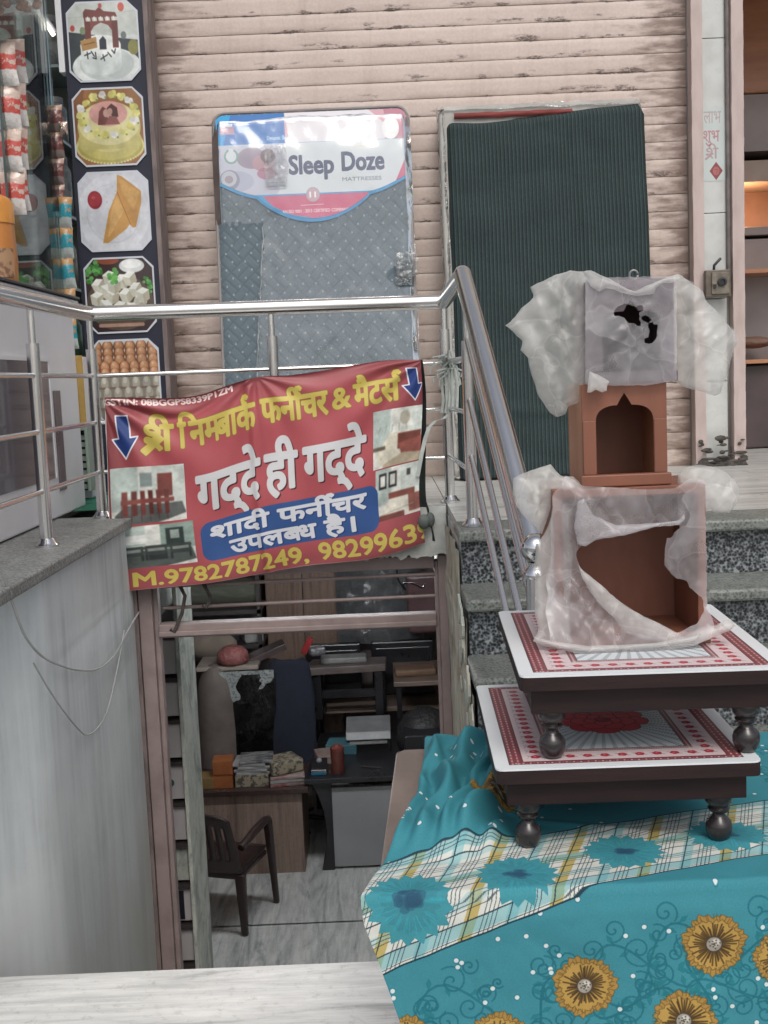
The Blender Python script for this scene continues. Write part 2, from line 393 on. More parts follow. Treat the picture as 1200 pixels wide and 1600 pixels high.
    c.text(['शा', 'द', 'ी'], 302*k, 431*k, 66*k, 'd9dbe2', width=196*k, bold=4.2, **wb)
    c.text(['फ', 'न', 'ी', REPH, 'च', 'र'], 528*k, 429*k, 66*k, 'd9dbe2', width=292*k, bold=4.2, **wb)
    c.text(['उपल', ('half', 'ब', .43), 'ध'], 358*k, 493*k, 66*k, 'd9dbe2', width=285*k, bold=4.0, **wb)
    c.text('है।', 672*k, 491*k, 66*k, 'd9dbe2', width=104*k, bold=4.0, **wb)
    c.text('M.9782787249,', 62*k, 576*k, 86*k, 'c9b75c', width=536*k, bold=3.4, outline='6a3c20', ow=1)
    c.text('98299639', 640*k, 574*k, 86*k, 'c9b75c', width=378*k, bold=3.4, outline='6a3c20', ow=1)
    c.line([(0, 0), (0, c.h)], 12, 'c9c4c2'); c.line([(0, c.h-1), (c.w, c.h-1)], 5, '9c7f7c')
    c.grain(.012, 3); return c.image('banner_print')

def oct_mask_print(kind):
    W, H = 312, 300; c = Canvas(W, H, 'd9dcdc'); rng = random.Random(kind); nr = np.random.default_rng(kind)
    if kind == 0:
        c.rect(0, 0, W, 130, 'c9cfc8'); c.line([(200, 0), (190, 130)], 2, 'aab2ac'); c.line([(0, 60), (W, 40)], 2, 'b2bab4')
        c.poly([(0, 110), (W, 150), (W, 300), (0, 300)], '41464a'); c.ell(165, 245, 150, 72, 'dfe5e3'); c.ell(165, 235, 118, 62, 'c5cdcb')
        c.rect(55, 165, 230, 240, 'dce2e0'); c.ell(142, 240, 88, 36, 'd2dad8'); c.ell(142, 165, 88, 40, 'eef2f0')
        c.poly([(75, 40), (85, 28), (130, 34), (145, 22), (165, 38), (215, 44), (222, 60), (75, 60)], '7a3f38')
        for i in range(10): c.line([(80+i*14, 60), (82+i*14, 74)], 7, 'e6e0d8' if i % 2 else '7a3f38')
        c.rect(78, 74, 104, 150, '743c35'); c.rect(196, 74, 222, 175, '743c35'); c.poly([(104, 74), (196, 74), (196, 110), (180, 90), (150, 80), (120, 92), (104, 112)], '8a4a40')
        c.poly([(55, 145), (125, 132), (128, 172), (62, 184)], 'b98a4e'); c.line([(70, 160), (118, 152)], 3, '6b4a26'); c.poly([(138, 145), (155, 130), (168, 145), (168, 180), (138, 180)], '2f3038')
        for pts in [[(70, 200), (96, 192)], [(82, 188), (84, 212)], [(100, 186), (112, 204)], [(118, 190), (120, 214), (106, 210)], [(140, 216), (170, 200)], [(150, 200), (156, 222)], [(172, 192), (186, 208)], [(190, 184), (200, 196), (206, 180)]]: c.line(pts, 5, '35383c')
        for x, y, r, q in [(25, 98, 10, 'c04a44'), (68, 108, 12, '7d8a6a'), (150, 18, 8, 'c0504a'), (240, 25, 14, 'c55a50'), (245, 130, 12, '6f7a78'), (285, 175, 24, '8d8a48')]: c.ell(x, y, r, r*1.2, q)
    elif kind == 1:
        c.rect(0, 0, W, H, '9b6b42'); c.poly([(0, 0), (60, 0), (20, 160), (0, 180)], '87583a'); c.ell(156, 222, 150, 70, 'b3a858')
        for t in range(60):
            a = t/60*6.283; c.ell(156+146*math.cos(a), 226+64*math.sin(a), 5, 4, 'd9cf8a')
        c.ell(156, 205, 140, 72, 'c5ba6a'); c.ell(156, 150, 138, 96, 'd3c987'); c.poly([(18, 150), (294, 150), (280, 235), (32, 235)], 'c9be74'); c.ell(156, 140, 134, 80, 'ded59a')
        c.ell(156, 100, 84, 48, 'd59b93'); c.poly([(108, 142), (116, 92), (134, 72), (152, 84), (150, 110), (166, 142)], '7a443f'); c.ell(146, 98, 12, 15, 'c39a8a'); c.poly([(150, 80), (172, 62), (196, 78), (200, 112), (180, 120)], '55302d'); c.ell(164, 92, 11, 13, 'bd9080'); c.poly([(140, 142), (160, 108), (190, 112), (206, 142)], '93554e')
        for t in range(18):
            a = t/18*6.283; q = ['e6df84', 'e8e6e2', 'd8d070'][t % 3]; x, y = 156+122*math.cos(a), 104+78*math.sin(a)
            for j in range(7): c.ell(x+rng.uniform(-10, 10), y+rng.uniform(-8, 8), 11, 9, q if j % 2 else [v*.93 for v in c.c(q)])
            c.ell(x+14, y+10, 5, 4, '7fa05c')
    elif kind == 2:
        c.rect(0, 0, W, H, 'cfd2dc'); c.ell(150, 160, 158, 150, 'd9dce4'); c.ell(150, 158, 118, 112, 'c8ccd8'); c.ell(150, 156, 114, 108, 'd5d8e1')
        c.ell(72, 105, 32, 34, '9a2f3a'); c.ell(72, 103, 26, 26, 'b03a42'); c.ell(66, 96, 8, 6, 'c5565c')
        c.poly([(176, 14), (196, 20), (278, 78), (276, 120), (246, 212), (232, 214), (214, 196), (170, 90)], 'cf9448'); c.poly([(180, 20), (272, 82), (240, 150), (190, 70)], 'dba65a')
        c.poly([(172, 76), (222, 196), (206, 216), (120, 268), (96, 268), (130, 150)], 'd2994c'); c.poly([(168, 90), (198, 150), (130, 240), (120, 246), (140, 150)], 'deab62'); c.line([(172, 78), (222, 200)], 3, '9a6429')
        for i in range(60): c.ell(rng.uniform(120, 260), rng.uniform(50, 230), 3, 2, 'b98038', .35)
    elif kind == 3:
        c.rect(0, 0, W, H, '3b2a2c'); c.ell(110, 12, 50, 16, '9a4a30'); c.ell(215, 36, 56, 28, 'd5dadb'); c.ell(215, 28, 46, 18, 'eef0f0'); c.ell(155, 180, 148, 110, '5a4a3f')
        for x, y, r in [(30, 50, 26), (50, 30, 22), (22, 80, 22), (60, 60, 24), (285, 110, 20), (275, 95, 16), (285, 130, 16)]:
            for j in range(6): c.ell(x+rng.uniform(-r, r)*.7, y+rng.uniform(-r, r)*.7, r*.45, r*.38, ['4f9a45', '62b055', '3c7f36'][j % 3])
        for x, y in [(110, 80), (60, 110), (95, 130), (165, 95), (200, 85), (50, 160), (120, 150), (180, 150), (225, 130), (85, 190), (150, 200), (240, 180), (200, 205), (255, 150), (130, 110)]:
            a = rng.uniform(-.5, .5); q = lambda p: (x+p[0]*math.cos(a)-p[1]*math.sin(a), y+p[0]*math.sin(a)+p[1]*math.cos(a))
            c.poly([q(p) for p in [(-26, -16), (6, -28), (32, -14), (2, 0)]], 'e9ebe4'); c.poly([q(p) for p in [(-26, -16), (2, 0), (2, 36), (-24, 20)]], 'c9c8b8'); c.poly([q(p) for p in [(2, 0), (32, -14), (30, 22), (2, 36)]], 'b4ad98')
        for j in range(12): c.ell(135+rng.uniform(-22, 22), 70+rng.uniform(-22, 30), 11, 9, ['58a54b', '6cbc5c'][j % 2])
        c.line([(60, 268), (250, 268)], 14, 'b08a78')
    else:
        c.rect(0, 0, W, H, 'c6c9c4')
        for r in range(5):
            for i in range(6+(r > 2)):
                x = 34+i*(50-6*(r > 2))-(r > 2)*12; y = 20+r*25; c.ell(x, y+8, 25, 25, '7d4f36'); c.ell(x, y+4, 19, 21, 'b98058'); c.ell(x-2, y, 14, 15, 'c9936b'); c.ell(x-5, y-5, 6, 6, 'dcb08c')
        c.rect(0, 138, W, H, '8a8378')
        for r in range(5):
            for i in range(7): c.ell(14+i*47+(r % 2)*10, 160+r*38, 17, 24, 'a9a496'); c.ell(12+i*47+(r % 2)*10, 150+r*38, 9, 12, 'c4c0b2')
            c.line([(0, 178+r*38), (W, 178+r*38)], 8, '7d6a58')
    c.photo(0, 0, W, H, r=1, seed=kind+5, sat=.88, amp=.07)
    # clipped corners and silver border
    q = 44; o = [(0, q), (q, 0), (W-q, 0), (W, q), (W, H-q), (W-q, H), (q, H), (0, H-q)]; c.line(o+[o[0]], 14, 'cfd3dc')
    c.grain(.012, kind); return c.image('food_print')

CX0, CX1, CS0, CS1, CK = -.12, 1.12, -.80, .62, 1250
def print_cloth():
    W = int((CX1-CX0)*CK); H = int((CS1-CS0)*CK); c = Canvas(W, H, '3b8794'); rng = random.Random(5)
    X = lambda x: (x-CX0)*CK; Yy = lambda s_: (s_-CS0)*CK
    Yg, Xg = np.mgrid[0:H, 0:W]; xw = Xg/CK+CX0; sw = Yg/CK+CS0
    cen = -.38*xw+.12*xw*xw; d = sw-cen            # distance across the tartan band
    # scrolls
    def scroll(x, s_, r, a0, dirn=1, turns=1.4):
        pts = [(X(x+r*(1-t/26*.92)*math.cos(a0+dirn*t/26*turns*6.283)), Yy(s_+r*(1-t/26*.92)*math.sin(a0+dirn*t/26*turns*6.283))) for t in range(27)]
        c.line(pts, 3.4, '1d6a78', .8)
    def vine(p0, p1, bend):
        pts = []
        for t in range(21):
            t /= 20; x = p0[0]+(p1[0]-p0[0])*t; y = p0[1]+(p1[1]-p0[1])*t; b = bend*math.sin(t*6.283); nx, ny = -(p1[1]-p0[1]), p1[0]-p0[0]
            pts.append((X(x+nx*b), Yy(y+ny*b)))
        c.line(pts, 4.5, '1d6a78', .8)
        for i in range(2, 19, 2):
            (x, y) = pts[i]; a = math.atan2(pts[i+1][1]-y, pts[i+1][0]-x)+(1 if i % 4 else -1)*1.0
            q = [(x, y), (x+14*math.cos(a-.4), y+14*math.sin(a-.4)), (x+24*math.cos(a), y+24*math.sin(a)), (x+14*math.cos(a+.4), y+14*math.sin(a+.4))]; c.poly(q, '20747f', .8)
        for i in (4, 9, 14, 18):
            x, y = pts[i]; scroll(x/CK+CX0, y/CK+CS0+rng.choice([-.022, .022]), .019, rng.uniform(0, 6), rng.choice([-1, 1]))
    def bloom(x, s_, r=.047):
        n = rng.choice([21, 24, 27]); r *= rng.uniform(.93, 1.06); ex, ey, ph = rng.uniform(.9, 1.05), rng.uniform(.9, 1.05), rng.uniform(0, 6); cx, cy = X(x), Yy(s_); R = r*CK
        for ring, (k, col, edg) in enumerate([(1, 'a58344', '5e4a28'), (.82, 'b3914c', '5e4a28')]):
            pts = []
            for i in range(n*4):
                a = i/(n*4)*6.283; rr = R*k*(1+.045*math.sin(a*n)+.05*math.sin(a*7+ring+ph)+.03*math.sin(a*3+ph)+rng.uniform(-.035, .035)); pts.append((cx+rr*ex*math.cos(a), cy+rr*ey*math.sin(a)))
            c.poly(pts, col); c.line(pts+[pts[0]], 1.6, edg, .6)
        for i in range(46):
            a = i/46*6.283+rng.uniform(-.05, .05); r1 = rng.uniform(.45, .75); c.line([(cx+R*.22*math.cos(a), cy+R*.22*math.sin(a)), (cx+R*r1*math.cos(a), cy+R*r1*math.sin(a))], 3.0, '3a2a16', .75)
            c.line([(cx+R*.8*math.cos(a+.05), cy+R*.8*math.sin(a+.05)), (cx+R*.97*math.cos(a+.05), cy+R*.97*math.sin(a+.05))], 1.6, '6a4a1c', .7)
        c.ell(cx, cy, R*.27, R*.27, '4a3f33'); c.ell(cx, cy, R*.23, R*.23, '9a958c'); c.ell(cx+R*.05, cy-R*.05, R*.13, R*.13, 'c9c6bf')
        for i in range(14): a = i*2.4; c.ell(cx+R*.2*math.cos(a)*(i/14), cy+R*.2*math.sin(a)*(i/14), 1.6, 1.6, '57503f')
    fl = [(.455, .080), (.265, .137), (.408, .194), (.134, .215), (.555, .105), (.0, .21), (.62, .24), (.30, .34), (.50, .33), (.16, .36), (.74, .10), (.80, .22), (.92, .13), (.70, .36), (.90, .33), (1.03, .24), (.62, .44), (.40, .47), (.2, .5), (1.03, .05),
          (.175, -.31), (.30, -.42), (.46, -.40), (.60, -.47), (.75, -.40), (.9, -.45), (.38, -.6), (.56, -.64), (.78, -.6), (.95, -.62)]
    near = [(a, b) for a in fl for b in sorted(fl, key=lambda q: math.hypot(q[0]-a[0], q[1]-a[1]))[1:4]]
    for a, b in near:
        if .05 < math.hypot(a[0]-b[0], a[1]-b[1]) < .28 and a[1]*b[1] > 0: vine(a, b, rng.choice([-.25, .25]))
    for x, s_, r in [(.345, .085, .026), (.375, .11, .02), (.20, .10, .022), (.215, .145, .024), (.23, .19, .02), (.52, .03, .025), (.56, .04, .02), (.33, .17, .026), (.35, .21, .02), (.07, .12, .024), (.095, .16, .022), (.12, .14, .016), (.50, .15, .026), (.53, .19, .02), (.06, .25, .02), (.2, .24, .02)]:
        scroll(x, s_, r, rng.uniform(0, 6), rng.choice([-1, 1])); scroll(x+r*1.1, s_-r*.9, r*.6, rng.uniform(0, 6), 1)
    for i in range(520):
        x = rng.uniform(CX0, CX1); s_ = rng.uniform(CS0, CS1); c.ell(X(x), Yy(s_), 5.6, 5.6, '16697a'); c.ell(X(x), Yy(s_), 4.4, 4.4, 'd3dcdc')
    for f in fl: bloom(*f)
    # tartan band
    band = (d > -.115) & (d < .092); base = np.zeros_like(c.a); base[:] = c.c('d3d5ce')
    t = xw+.38*sw*.9; q = d
    def stripe(coord, pos, wd, col, al, per=.12):
        m = (abs(((coord-pos) % per)-per/2) < wd/2)
        base[m] += (c.c(col)-base[m])*al
    stripe(t, .02, .016, '6fb0b8', .55, .06); stripe(t, .05, .018, 'bba45c', .9); stripe(q, .085, .017, 'bba45c', .8, .2); stripe(q, .030, .020, '62a8b2', .55, .09); stripe(q, .07, .012, '8fbcc0', .5, .06)
    for o in (0, .006, .012, .018): stripe(t, .038+o, .0014, '33434c', .75, .06)
    for o in (0, .006, .012): stripe(q, .012+o, .0014, '33434c', .75, .05)
    stripe(t, .016, .002, '26343e', .85, .06); stripe(q, .040, .0022, '26343e', .85, .05)
    c.a[band] = base[band]; e = (abs(d-.092) < .0014) | (abs(d+.115) < .0014); c.a[e] = c.c('1b3a48')
    for x, s_ in [(.014, .0), (.177, -.05), (.352, -.12), (.525, -.165), (.70, -.21), (.87, -.24), (1.04, -.27)]:
        n = 17; cx, cy = X(x), Yy(s_); R = .062*CK
        for k, col in ((1, '3f8f9b'), (.72, '3a8592')):
            pts = []
            for i in range(n*2):
                a = i/(n*2)*6.283; rr = R*k*((1.06 if i % 2 else .86)+rng.uniform(-.04, .04)); pts.append((cx+rr*math.cos(a), cy+rr*math.sin(a)))
            c.poly(pts, col)
        for i in range(60): a = rng.uniform(0, 6.28); r1 = rng.uniform(.3, .6); c.line([(cx+R*r1*math.cos(a), cy+R*r1*math.sin(a)), (cx+R*(r1+.3)*math.cos(a), cy+R*(r1+.3)*math.sin(a))], 1.6, '3aa5b4', .5)
        for i in range(26): a = rng.uniform(0, 6.28); r1 = R*.22*rng.random(); c.ell(cx+r1*1.4*math.cos(a), cy+r1*math.sin(a), 9, 6, '27506a', .5)
    c.grain(.012, 9); return c.image('cloth_print')

def print_stool():
    W, H = 800, 980; c = Canvas(W, H, 'dfe3e6')
    c.rect(44, 40, W-44, H-40, '3a3436'); c.rect(47, 43, W-47, H-43, '7c3a42')
    for i in range(0, 64):
        for (x, y) in [(56, 50+i*14), (74, 50+i*14), (W-56, 50+i*14), (W-74, 50+i*14), (56+i*11, 52), (56+i*11, H-52)]: c.ell(x, y, 3.4, 4.4, 'd9b9b8' if (i % 2) else 'a9666a')
    c.rect(88, 66, W-88, H-66, '3a3436'); c.rect(90, 68, W-90, H-68, 'd8c4c6')
    def rose(x, y, r, a):
        for t in range(5): q = a+t*1.257; c.ell(x+r*.55*math.cos(q), y+r*.55*math.sin(q), r*.55, r*.55, 'a32438')
        c.ell(x, y, r*.55, r*.55, 'c23a4a'); c.ell(x-r*.15, y-r*.15, r*.25, r*.2, 'dd8a90'); c.ell(x+r*1.2, y+r*.6, r*.5, r*.25, '8c9a92', .7); c.ell(x-r*1.2, y-r*.6, r*.5, r*.25, '9aa0a4', .7)
    for i in range(16): y = 110+i*(H-220)/15; rose(132, y, 15, i); rose(W-132, y, 15, i+1); c.line([(106, y-16), (112, y), (104, y+16)], 2, '7d8084', .7)
    for i in range(1, 10): x = 132+i*(W-264)/10; rose(x, 106, 14, i); rose(x, H-106, 14, i)
    a, b = 172, 150; c.rect(a, b, W-a, H-b, '3a3436'); c.rect(a+2, b+2, W-a-2, H-b-2, '8c5a5e')
    for i in range(60):
        for (x, y) in [(a+10, b+6+i*11.4), (W-a-10, b+6+i*11.4), (a+6+i*7.6, b+9), (a+6+i*7.6, H-b-9)]: c.ell(x, y, 3, 3.4, 'd8c4c4')
    c.rect(a+20, b+18, W-a-20, H-b-18, '3a3436'); c.rect(a+22, b+20, W-a-22, H-b-20, 'd5dcdf')
    x0, y0, x1, y1 = a+22, b+20, W-a-22, H-b-20; cx, cy = W/2, H/2+14
    Yg, Xg = np.mgrid[y0:y1, x0:x1]; an = np.arctan2(Yg-cy, Xg-cx); rr = np.hypot(Yg-cy, Xg-cx)
    m = ((np.sin(an*52) > .35) & (rr > 60)).astype(np.float32)*.8; dots = (np.sin(rr*.55) > -.2); c.put((slice(y0, y1), slice(x0, x1)), m*np.where(rr > 150, dots, 1), '6f7a84')
    for i in range(14):
        q = i/14*6.283; L = 165+20*(i % 2); c.poly([(cx+70*math.cos(q-.12), cy+70*math.sin(q-.12)), (cx+L*math.cos(q), cy+L*math.sin(q)), (cx+70*math.cos(q+.12), cy+70*math.sin(q+.12))], '2f7a50' if i % 3 else '4f9a68')
    for rad, n, rs, col in [(84, 9, 46, 'cf3346'), (56, 7, 38, 'dd4150'), (28, 5, 28, 'e04c56'), (6, 3, 18, 'bb2838')]:
        for i in range(n): q = i/n*6.283+rad; c.ell(cx+rad*1.25*math.cos(q), cy+rad*1.25*math.sin(q), rs+4, rs+4, '7c1522'); c.ell(cx+rad*1.25*math.cos(q), cy+rad*1.25*math.sin(q), rs, rs, col); c.line([(cx+rad*1.25*math.cos(q)-rs*.5, cy+rad*.8*math.sin(q)-rs*.3), (cx+rad*1.25*math.cos(q)+rs*.4, cy+rad*.8*math.sin(q)-rs*.45)], 2.5, 'e59a9c', .8)
    c.grain(.008, 4); return c.image('stool_print')

def print_mattress():
    # front of mattress: 830 x 1560 mm at 1 px/mm, quilt print plus separate height
    W, H = 830, 1560; c = Canvas(W, H, '66757e'); hb = Canvas(W, H, '808080'); Y, X = np.mgrid[0:H, 0:W]
    # basket-weave quilting
    a = (X+Y)/1.414; b = (X-Y)/1.414; T = 72.0; ia = np.floor(a/T); ib = np.floor(b/(T)); par = ((ia+ib) % 2)
    fa = np.minimum(a % T, T-a % T); fb = np.minimum(b % T, T-b % T)
    mid = np.where(par > 0, abs((a % T)-T/2), abs((b % T)-T/2))
    st = np.minimum(np.minimum(fa, fb), mid); hh = np.clip(st/9, 0, 1); hb.a[:] = (.25+.6*hh)[..., None]
    c.a *= (.88+.12*np.clip(st/4, 0, 1))[..., None]
    for j in range(0, H//34+1):
        for i in range(0, W//54+1):
            x = i*54+(27 if j % 2 else 0)+5; y = j*34+6; c.ell(x, y, 4.2, 5.2, '9aa7ab', .85)
    c.grain(.02, 2); return c.image('quilt_print'), hb.image('quilt_relief')

def print_label():
    W, H = 1200, 640; c = Canvas(W, H, '3f9fd0')     # label sheet; its lower outline is cut in the mesh
    k = 1.0
    c.rect(0, 0, W, 170, '2b6fb6'); c.poly([(0, 0), (110, 0), (60, 190), (0, 260)], '25a0dc'); c.poly([(110, 0), (420, 0), (520, 170), (60, 170)], '2d74bc'); c.rect(440, 0, W, 170, 'd7a9b3'); c.poly([(440, 0), (960, 0), (1100, 120), (1050, 170), (470, 170)], 'e3dfe4'); c.poly([(1050, 0), (1200, 0), (1200, 170), (1080, 170)], 'c07f90')
    c.rect(0, 172, W, 462, 'd2d9dc'); c.ell(1090, 110, 52, 62, 'eef0f0')
    c.text('ROMFS', 28, 80, 36, 'cfdcec', width=110, bold=1) if 0 else None
    c.rect(40, 66, 130, 110, 'b58ba0'); c.rect(40, 50, 120, 66, 'd8e4ee')
    c.text('Sleep', 460, 350, 150, '3d4566', width=270, bold=5); c.text('Doze', 785, 340, 150, '3d4566', width=255, bold=5)
    c.text('MATTRESSES', 782, 402, 30, '8f95a0', width=240, bold=1); c.line([(850, 210), (950, 205), (1010, 180)], 8, 'd9d2c2'); c.text('Dynamic Sleep', 330, 150, 34, 'a9cbe6', width=140, bold=1)
    # sleeping-couple picture suggested by cushions
    c.poly([(40, 172), (400, 172), (460, 300), (380, 462), (60, 462), (0, 300)], 'c2c4d2'); c.ell(230, 250, 90, 60, '9a8f9e'); c.ell(300, 280, 70, 46, 'b58f98'); c.ell(330, 240, 46, 40, '7c6870'); c.ell(130, 380, 110, 60, 'b0b4c6'); c.ell(320, 340, 60, 34, 'a8506a', .6); c.ell(90, 370, 62, 58, '8d90a0'); c.ell(86, 362, 48, 44, 'b9bcc6'); c.ell(86, 366, 26, 22, '9a8f98'); c.ell(105, 235, 44, 44, '7fa59c'); c.ell(105, 235, 32, 32, 'd2d9dc'); c.rect(90, 190, 120, 215, 'd2d9dc')
    for y in (395, 415, 432): c.line([(330, y), (430, y)], 5, '9aa0aa')
    c.poly([(290, 470), (960, 470), (900, 540), (760, 590), (600, 606), (460, 580), (350, 530)], 'c8607e'); c.poly([(1110, 410), (1190, 250), (1200, 300), (1160, 420), (1130, 440)], 'c8607e')
    c.text('AN ISO 9001 : 2015 CERTIFIED COMPANY', 405, 572, 26, 'ecd3da', width=410, bold=.6); c.line([(520, 530), (660, 528)], 4, 'dfb6c2')
    c.ell(598, 470, 42, 42, 'a7aab2'); c.ell(598, 470, 34, 34, 'c9a3ae'); c.text('11', 578, 486, 44, 'eef0f2', width=36, bold=2)
    c.grain(.008, 6); return c.image('label_print')

def print_stripes():
    W, H = 900, 300; c = Canvas(W, H, '2b3b3b'); hb = Canvas(W, H, '000000'); Y_, X = np.mgrid[0:H, 0:W]; p = (X+.8*np.sin(Y_/40)) % 17.0
    m = p < 3.4; c.a[m] = c.c('141d21'); m = (p > 6.5) & (p < 8.5); c.a[m] = c.c('46585a'); m = (p > 11) & (p < 12.2); c.a[m] = c.c('22383a')
    hb.a[:] = (.5+.5*np.sin(p/17*6.283-1.6))[..., None]; c.grain(.02, 8); return c.image('stripe_print'), hb.image('stripe_relief')

def print_tile_writing():
    W, H = 200, 520; c = Canvas(W, H, 'c3cccb'); r = '9a5a60'
    c.text('लाभ', 14, 110, 130, r, width=150, bold=1.2, al=.35); c.text('शुभ', 10, 240, 120, 'a63a42', width=140, bold=1.6, al=.45); c.text([('half', 'श', .40), ('line', [(-.02, .30), (-.36, -.02)], .10), 'ी'], 20, 362, 120, r, width=120, bold=.8, al=.45)
    c.poly([(60, 450), (118, 385), (176, 450), (118, 515)], '8c4a4c'); c.ell(118, 450, 28, 30, 'b06a68'); c.line([(104, 440), (132, 440), (118, 470)], 4, '8c4a4c')
    c.grain(.01, 1); return c.image('tile_writing')
# ================================================================== MATERIALS
FZ = 1.05
def m_shutter():
    m = NT('shutter_paint'); w_ = m.coords('World', (1, 1, 1)); lo = m.coords('Object')
    sx = m.n('SeparateXYZ'); m.l(lo, sx.inputs[0]); wx = m.n('SeparateXYZ'); m.l(w_, wx.inputs[0])
    base = m.ramp(m.noise(m.coords('World', (1.2, 1, 1.4)), 3, 7, .6), [(.3, (.57, .465, .415)), (.7, (.66, .55, .495))])
    # rubbed and rusted where the slats hinge
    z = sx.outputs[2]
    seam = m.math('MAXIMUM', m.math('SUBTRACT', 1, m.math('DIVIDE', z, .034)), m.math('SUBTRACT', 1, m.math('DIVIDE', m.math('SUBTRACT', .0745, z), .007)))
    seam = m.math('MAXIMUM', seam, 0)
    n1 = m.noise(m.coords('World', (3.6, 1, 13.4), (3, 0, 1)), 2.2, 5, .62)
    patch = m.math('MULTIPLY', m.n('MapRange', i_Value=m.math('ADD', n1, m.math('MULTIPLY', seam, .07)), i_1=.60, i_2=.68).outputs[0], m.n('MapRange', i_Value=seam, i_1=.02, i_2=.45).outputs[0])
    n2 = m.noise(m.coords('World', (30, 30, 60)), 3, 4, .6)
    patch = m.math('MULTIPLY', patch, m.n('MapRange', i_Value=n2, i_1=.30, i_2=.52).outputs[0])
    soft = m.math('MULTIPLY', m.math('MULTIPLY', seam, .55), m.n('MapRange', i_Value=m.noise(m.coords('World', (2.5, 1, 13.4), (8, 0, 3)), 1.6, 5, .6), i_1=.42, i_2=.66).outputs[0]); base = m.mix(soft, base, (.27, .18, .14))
    c = m.mix(patch, base, (.14, .105, .09))
    # long runs of grime at both guides, blotchy
    g = m.noise(m.coords('World', (3.5, 1, 14), (0, 0, 7)), 1.5, 6, .6)
    L = m.n('MapRange', i_Value=wx.outputs[0], i_1=-.60, i_2=-.93).outputs[0]; Rr = m.n('MapRange', i_Value=wx.outputs[0], i_1=1.02, i_2=1.40).outputs[0]
    e = m.math('ADD', m.math('MAXIMUM', L, Rr), m.math('MULTIPLY', m.math('SUBTRACT', g, .5), 2.4))
    c = m.mix(m.math('MULTIPLY', m.n('MapRange', i_Value=e, i_1=.45, i_2=.95).outputs[0], .80), c, (.17, .11, .085))
    fine = m.noise(w_, 90, 4); c = m.mix(.16, c, m.ramp(fine, [(.3, (.35, .3, .27)), (.7, (1, 1, 1))]), 'MULTIPLY')
    streak = m.noise(m.coords('World', (9, 1, .6), (5, 0, 0)), 2, 5, .6); c = m.mix(m.n('MapRange', i_Value=streak, i_1=.52, i_2=.75).outputs[0], c, m.mix(.25, c, (.33, .23, .18)))
    m.base(c); m.b.inputs['Roughness'].default_value = .48
    m.bump(m.math('ADD', m.math('MULTIPLY', patch, -.6), m.noise(w_, 40, 4)), .25, .0015); return m.m
def m_wall():
    m = NT('stained_whitewash'); v = m.coords('World', (3, 8, .55))
    s1 = m.noise(v, 1.6, 8, .66); s2 = m.noise(m.coords('World', (1, 1, 1)), 2.2, 6, .6); s3 = m.noise(m.coords('World', (2, 22, .9)), 1.5, 6, .7)
    c = m.ramp(s1, [(.28, (.38, .41, .42)), (.50, (.54, .575, .59)), (.72, (.63, .665, .68))])
    c = m.mix(.28, c, m.ramp(s3, [(.34, (.5, .5, .5)), (.55, (1, 1, 1))]), 'MULTIPLY')
    c = m.mix(m.n('MapRange', i_Value=s2, i_1=.40, i_2=.68).outputs[0], c, (.62, .65, .655))
    z = m.n('SeparateXYZ'); m.l(m.coords('World'), z.inputs[0])
    low = m.math('ADD', m.n('MapRange', i_Value=z.outputs[2], i_1=.4, i_2=-.3).outputs[0], m.math('MULTIPLY', m.math('SUBTRACT', s2, .5), 3))
    c = m.mix(m.math('MULTIPLY', m.n('MapRange', i_Value=low, i_1=.5, i_2=1.4).outputs[0], .4), c, (.30, .29, .24))
    m.base(c); m.b.inputs['Roughness'].default_value = .75; m.bump(m.math('ADD', m.noise(m.coords('World'), 30, 6), m.math('MULTIPLY', s1, .5)), .35, .003); return m.m
def m_peel():
    m = NT('peeling_plaster'); v = m.coords('World', (2, 2, 1)); n = m.noise(v, 2.6, 9, .65, .4); n2 = m.noise(m.coords('World', (4, 4, .8)), 3, 6, .6)
    c = m.ramp(n, [(.36, (.23, .33, .33)), (.44, (.46, .43, .33)), (.52, (.50, .47, .38)), (.56, (.36, .31, .22)), (.66, (.50, .50, .44))])
    c = m.mix(m.n('MapRange', i_Value=n2, i_1=.45, i_2=.75).outputs[0], c, (.21, .20, .17))
    m.base(c); m.b.inputs['Roughness'].default_value = .85; m.bump(n, .9, .01); return m.m
def m_granite(name, dark=True):
    m = NT(name); v = m.coords('World'); vo = m.n('TexVoronoi'); m.l(v, vo.inputs['Vector']); vo.inputs['Scale'].default_value = 125; vo.inputs['Randomness'].default_value = 1
    n = m.noise(v, 60, 5, .7); bn = m.math('ADD', m.math('MULTIPLY', vo.outputs['Distance'], .5), m.math('MULTIPLY', n, .8))
    if dark: c = m.ramp(bn, [(.50, (.010, .012, .015)), (.60, (.045, .05, .056)), (.72, (.14, .155, .165)), (.84, (.30, .32, .33))])
    elif name == 'worn_granite': c = m.ramp(bn, [(.44, (.10, .105, .10)), (.58, (.19, .20, .195)), (.75, (.30, .31, .30))])
    else: c = m.ramp(bn, [(.44, (.07, .078, .072)), (.58, (.145, .16, .148)), (.75, (.24, .255, .235))])
    c = m.mix(.5 if not dark else .25, c, m.ramp(m.noise(v, 5, 5), [(.3, (.45, .45, .43)), (.7, (1, 1, 1))]), 'MULTIPLY')
    m.base(c); m.b.inputs['Roughness'].default_value = .30 if dark else .5; m.bump(n, .08, .0006); return m.m
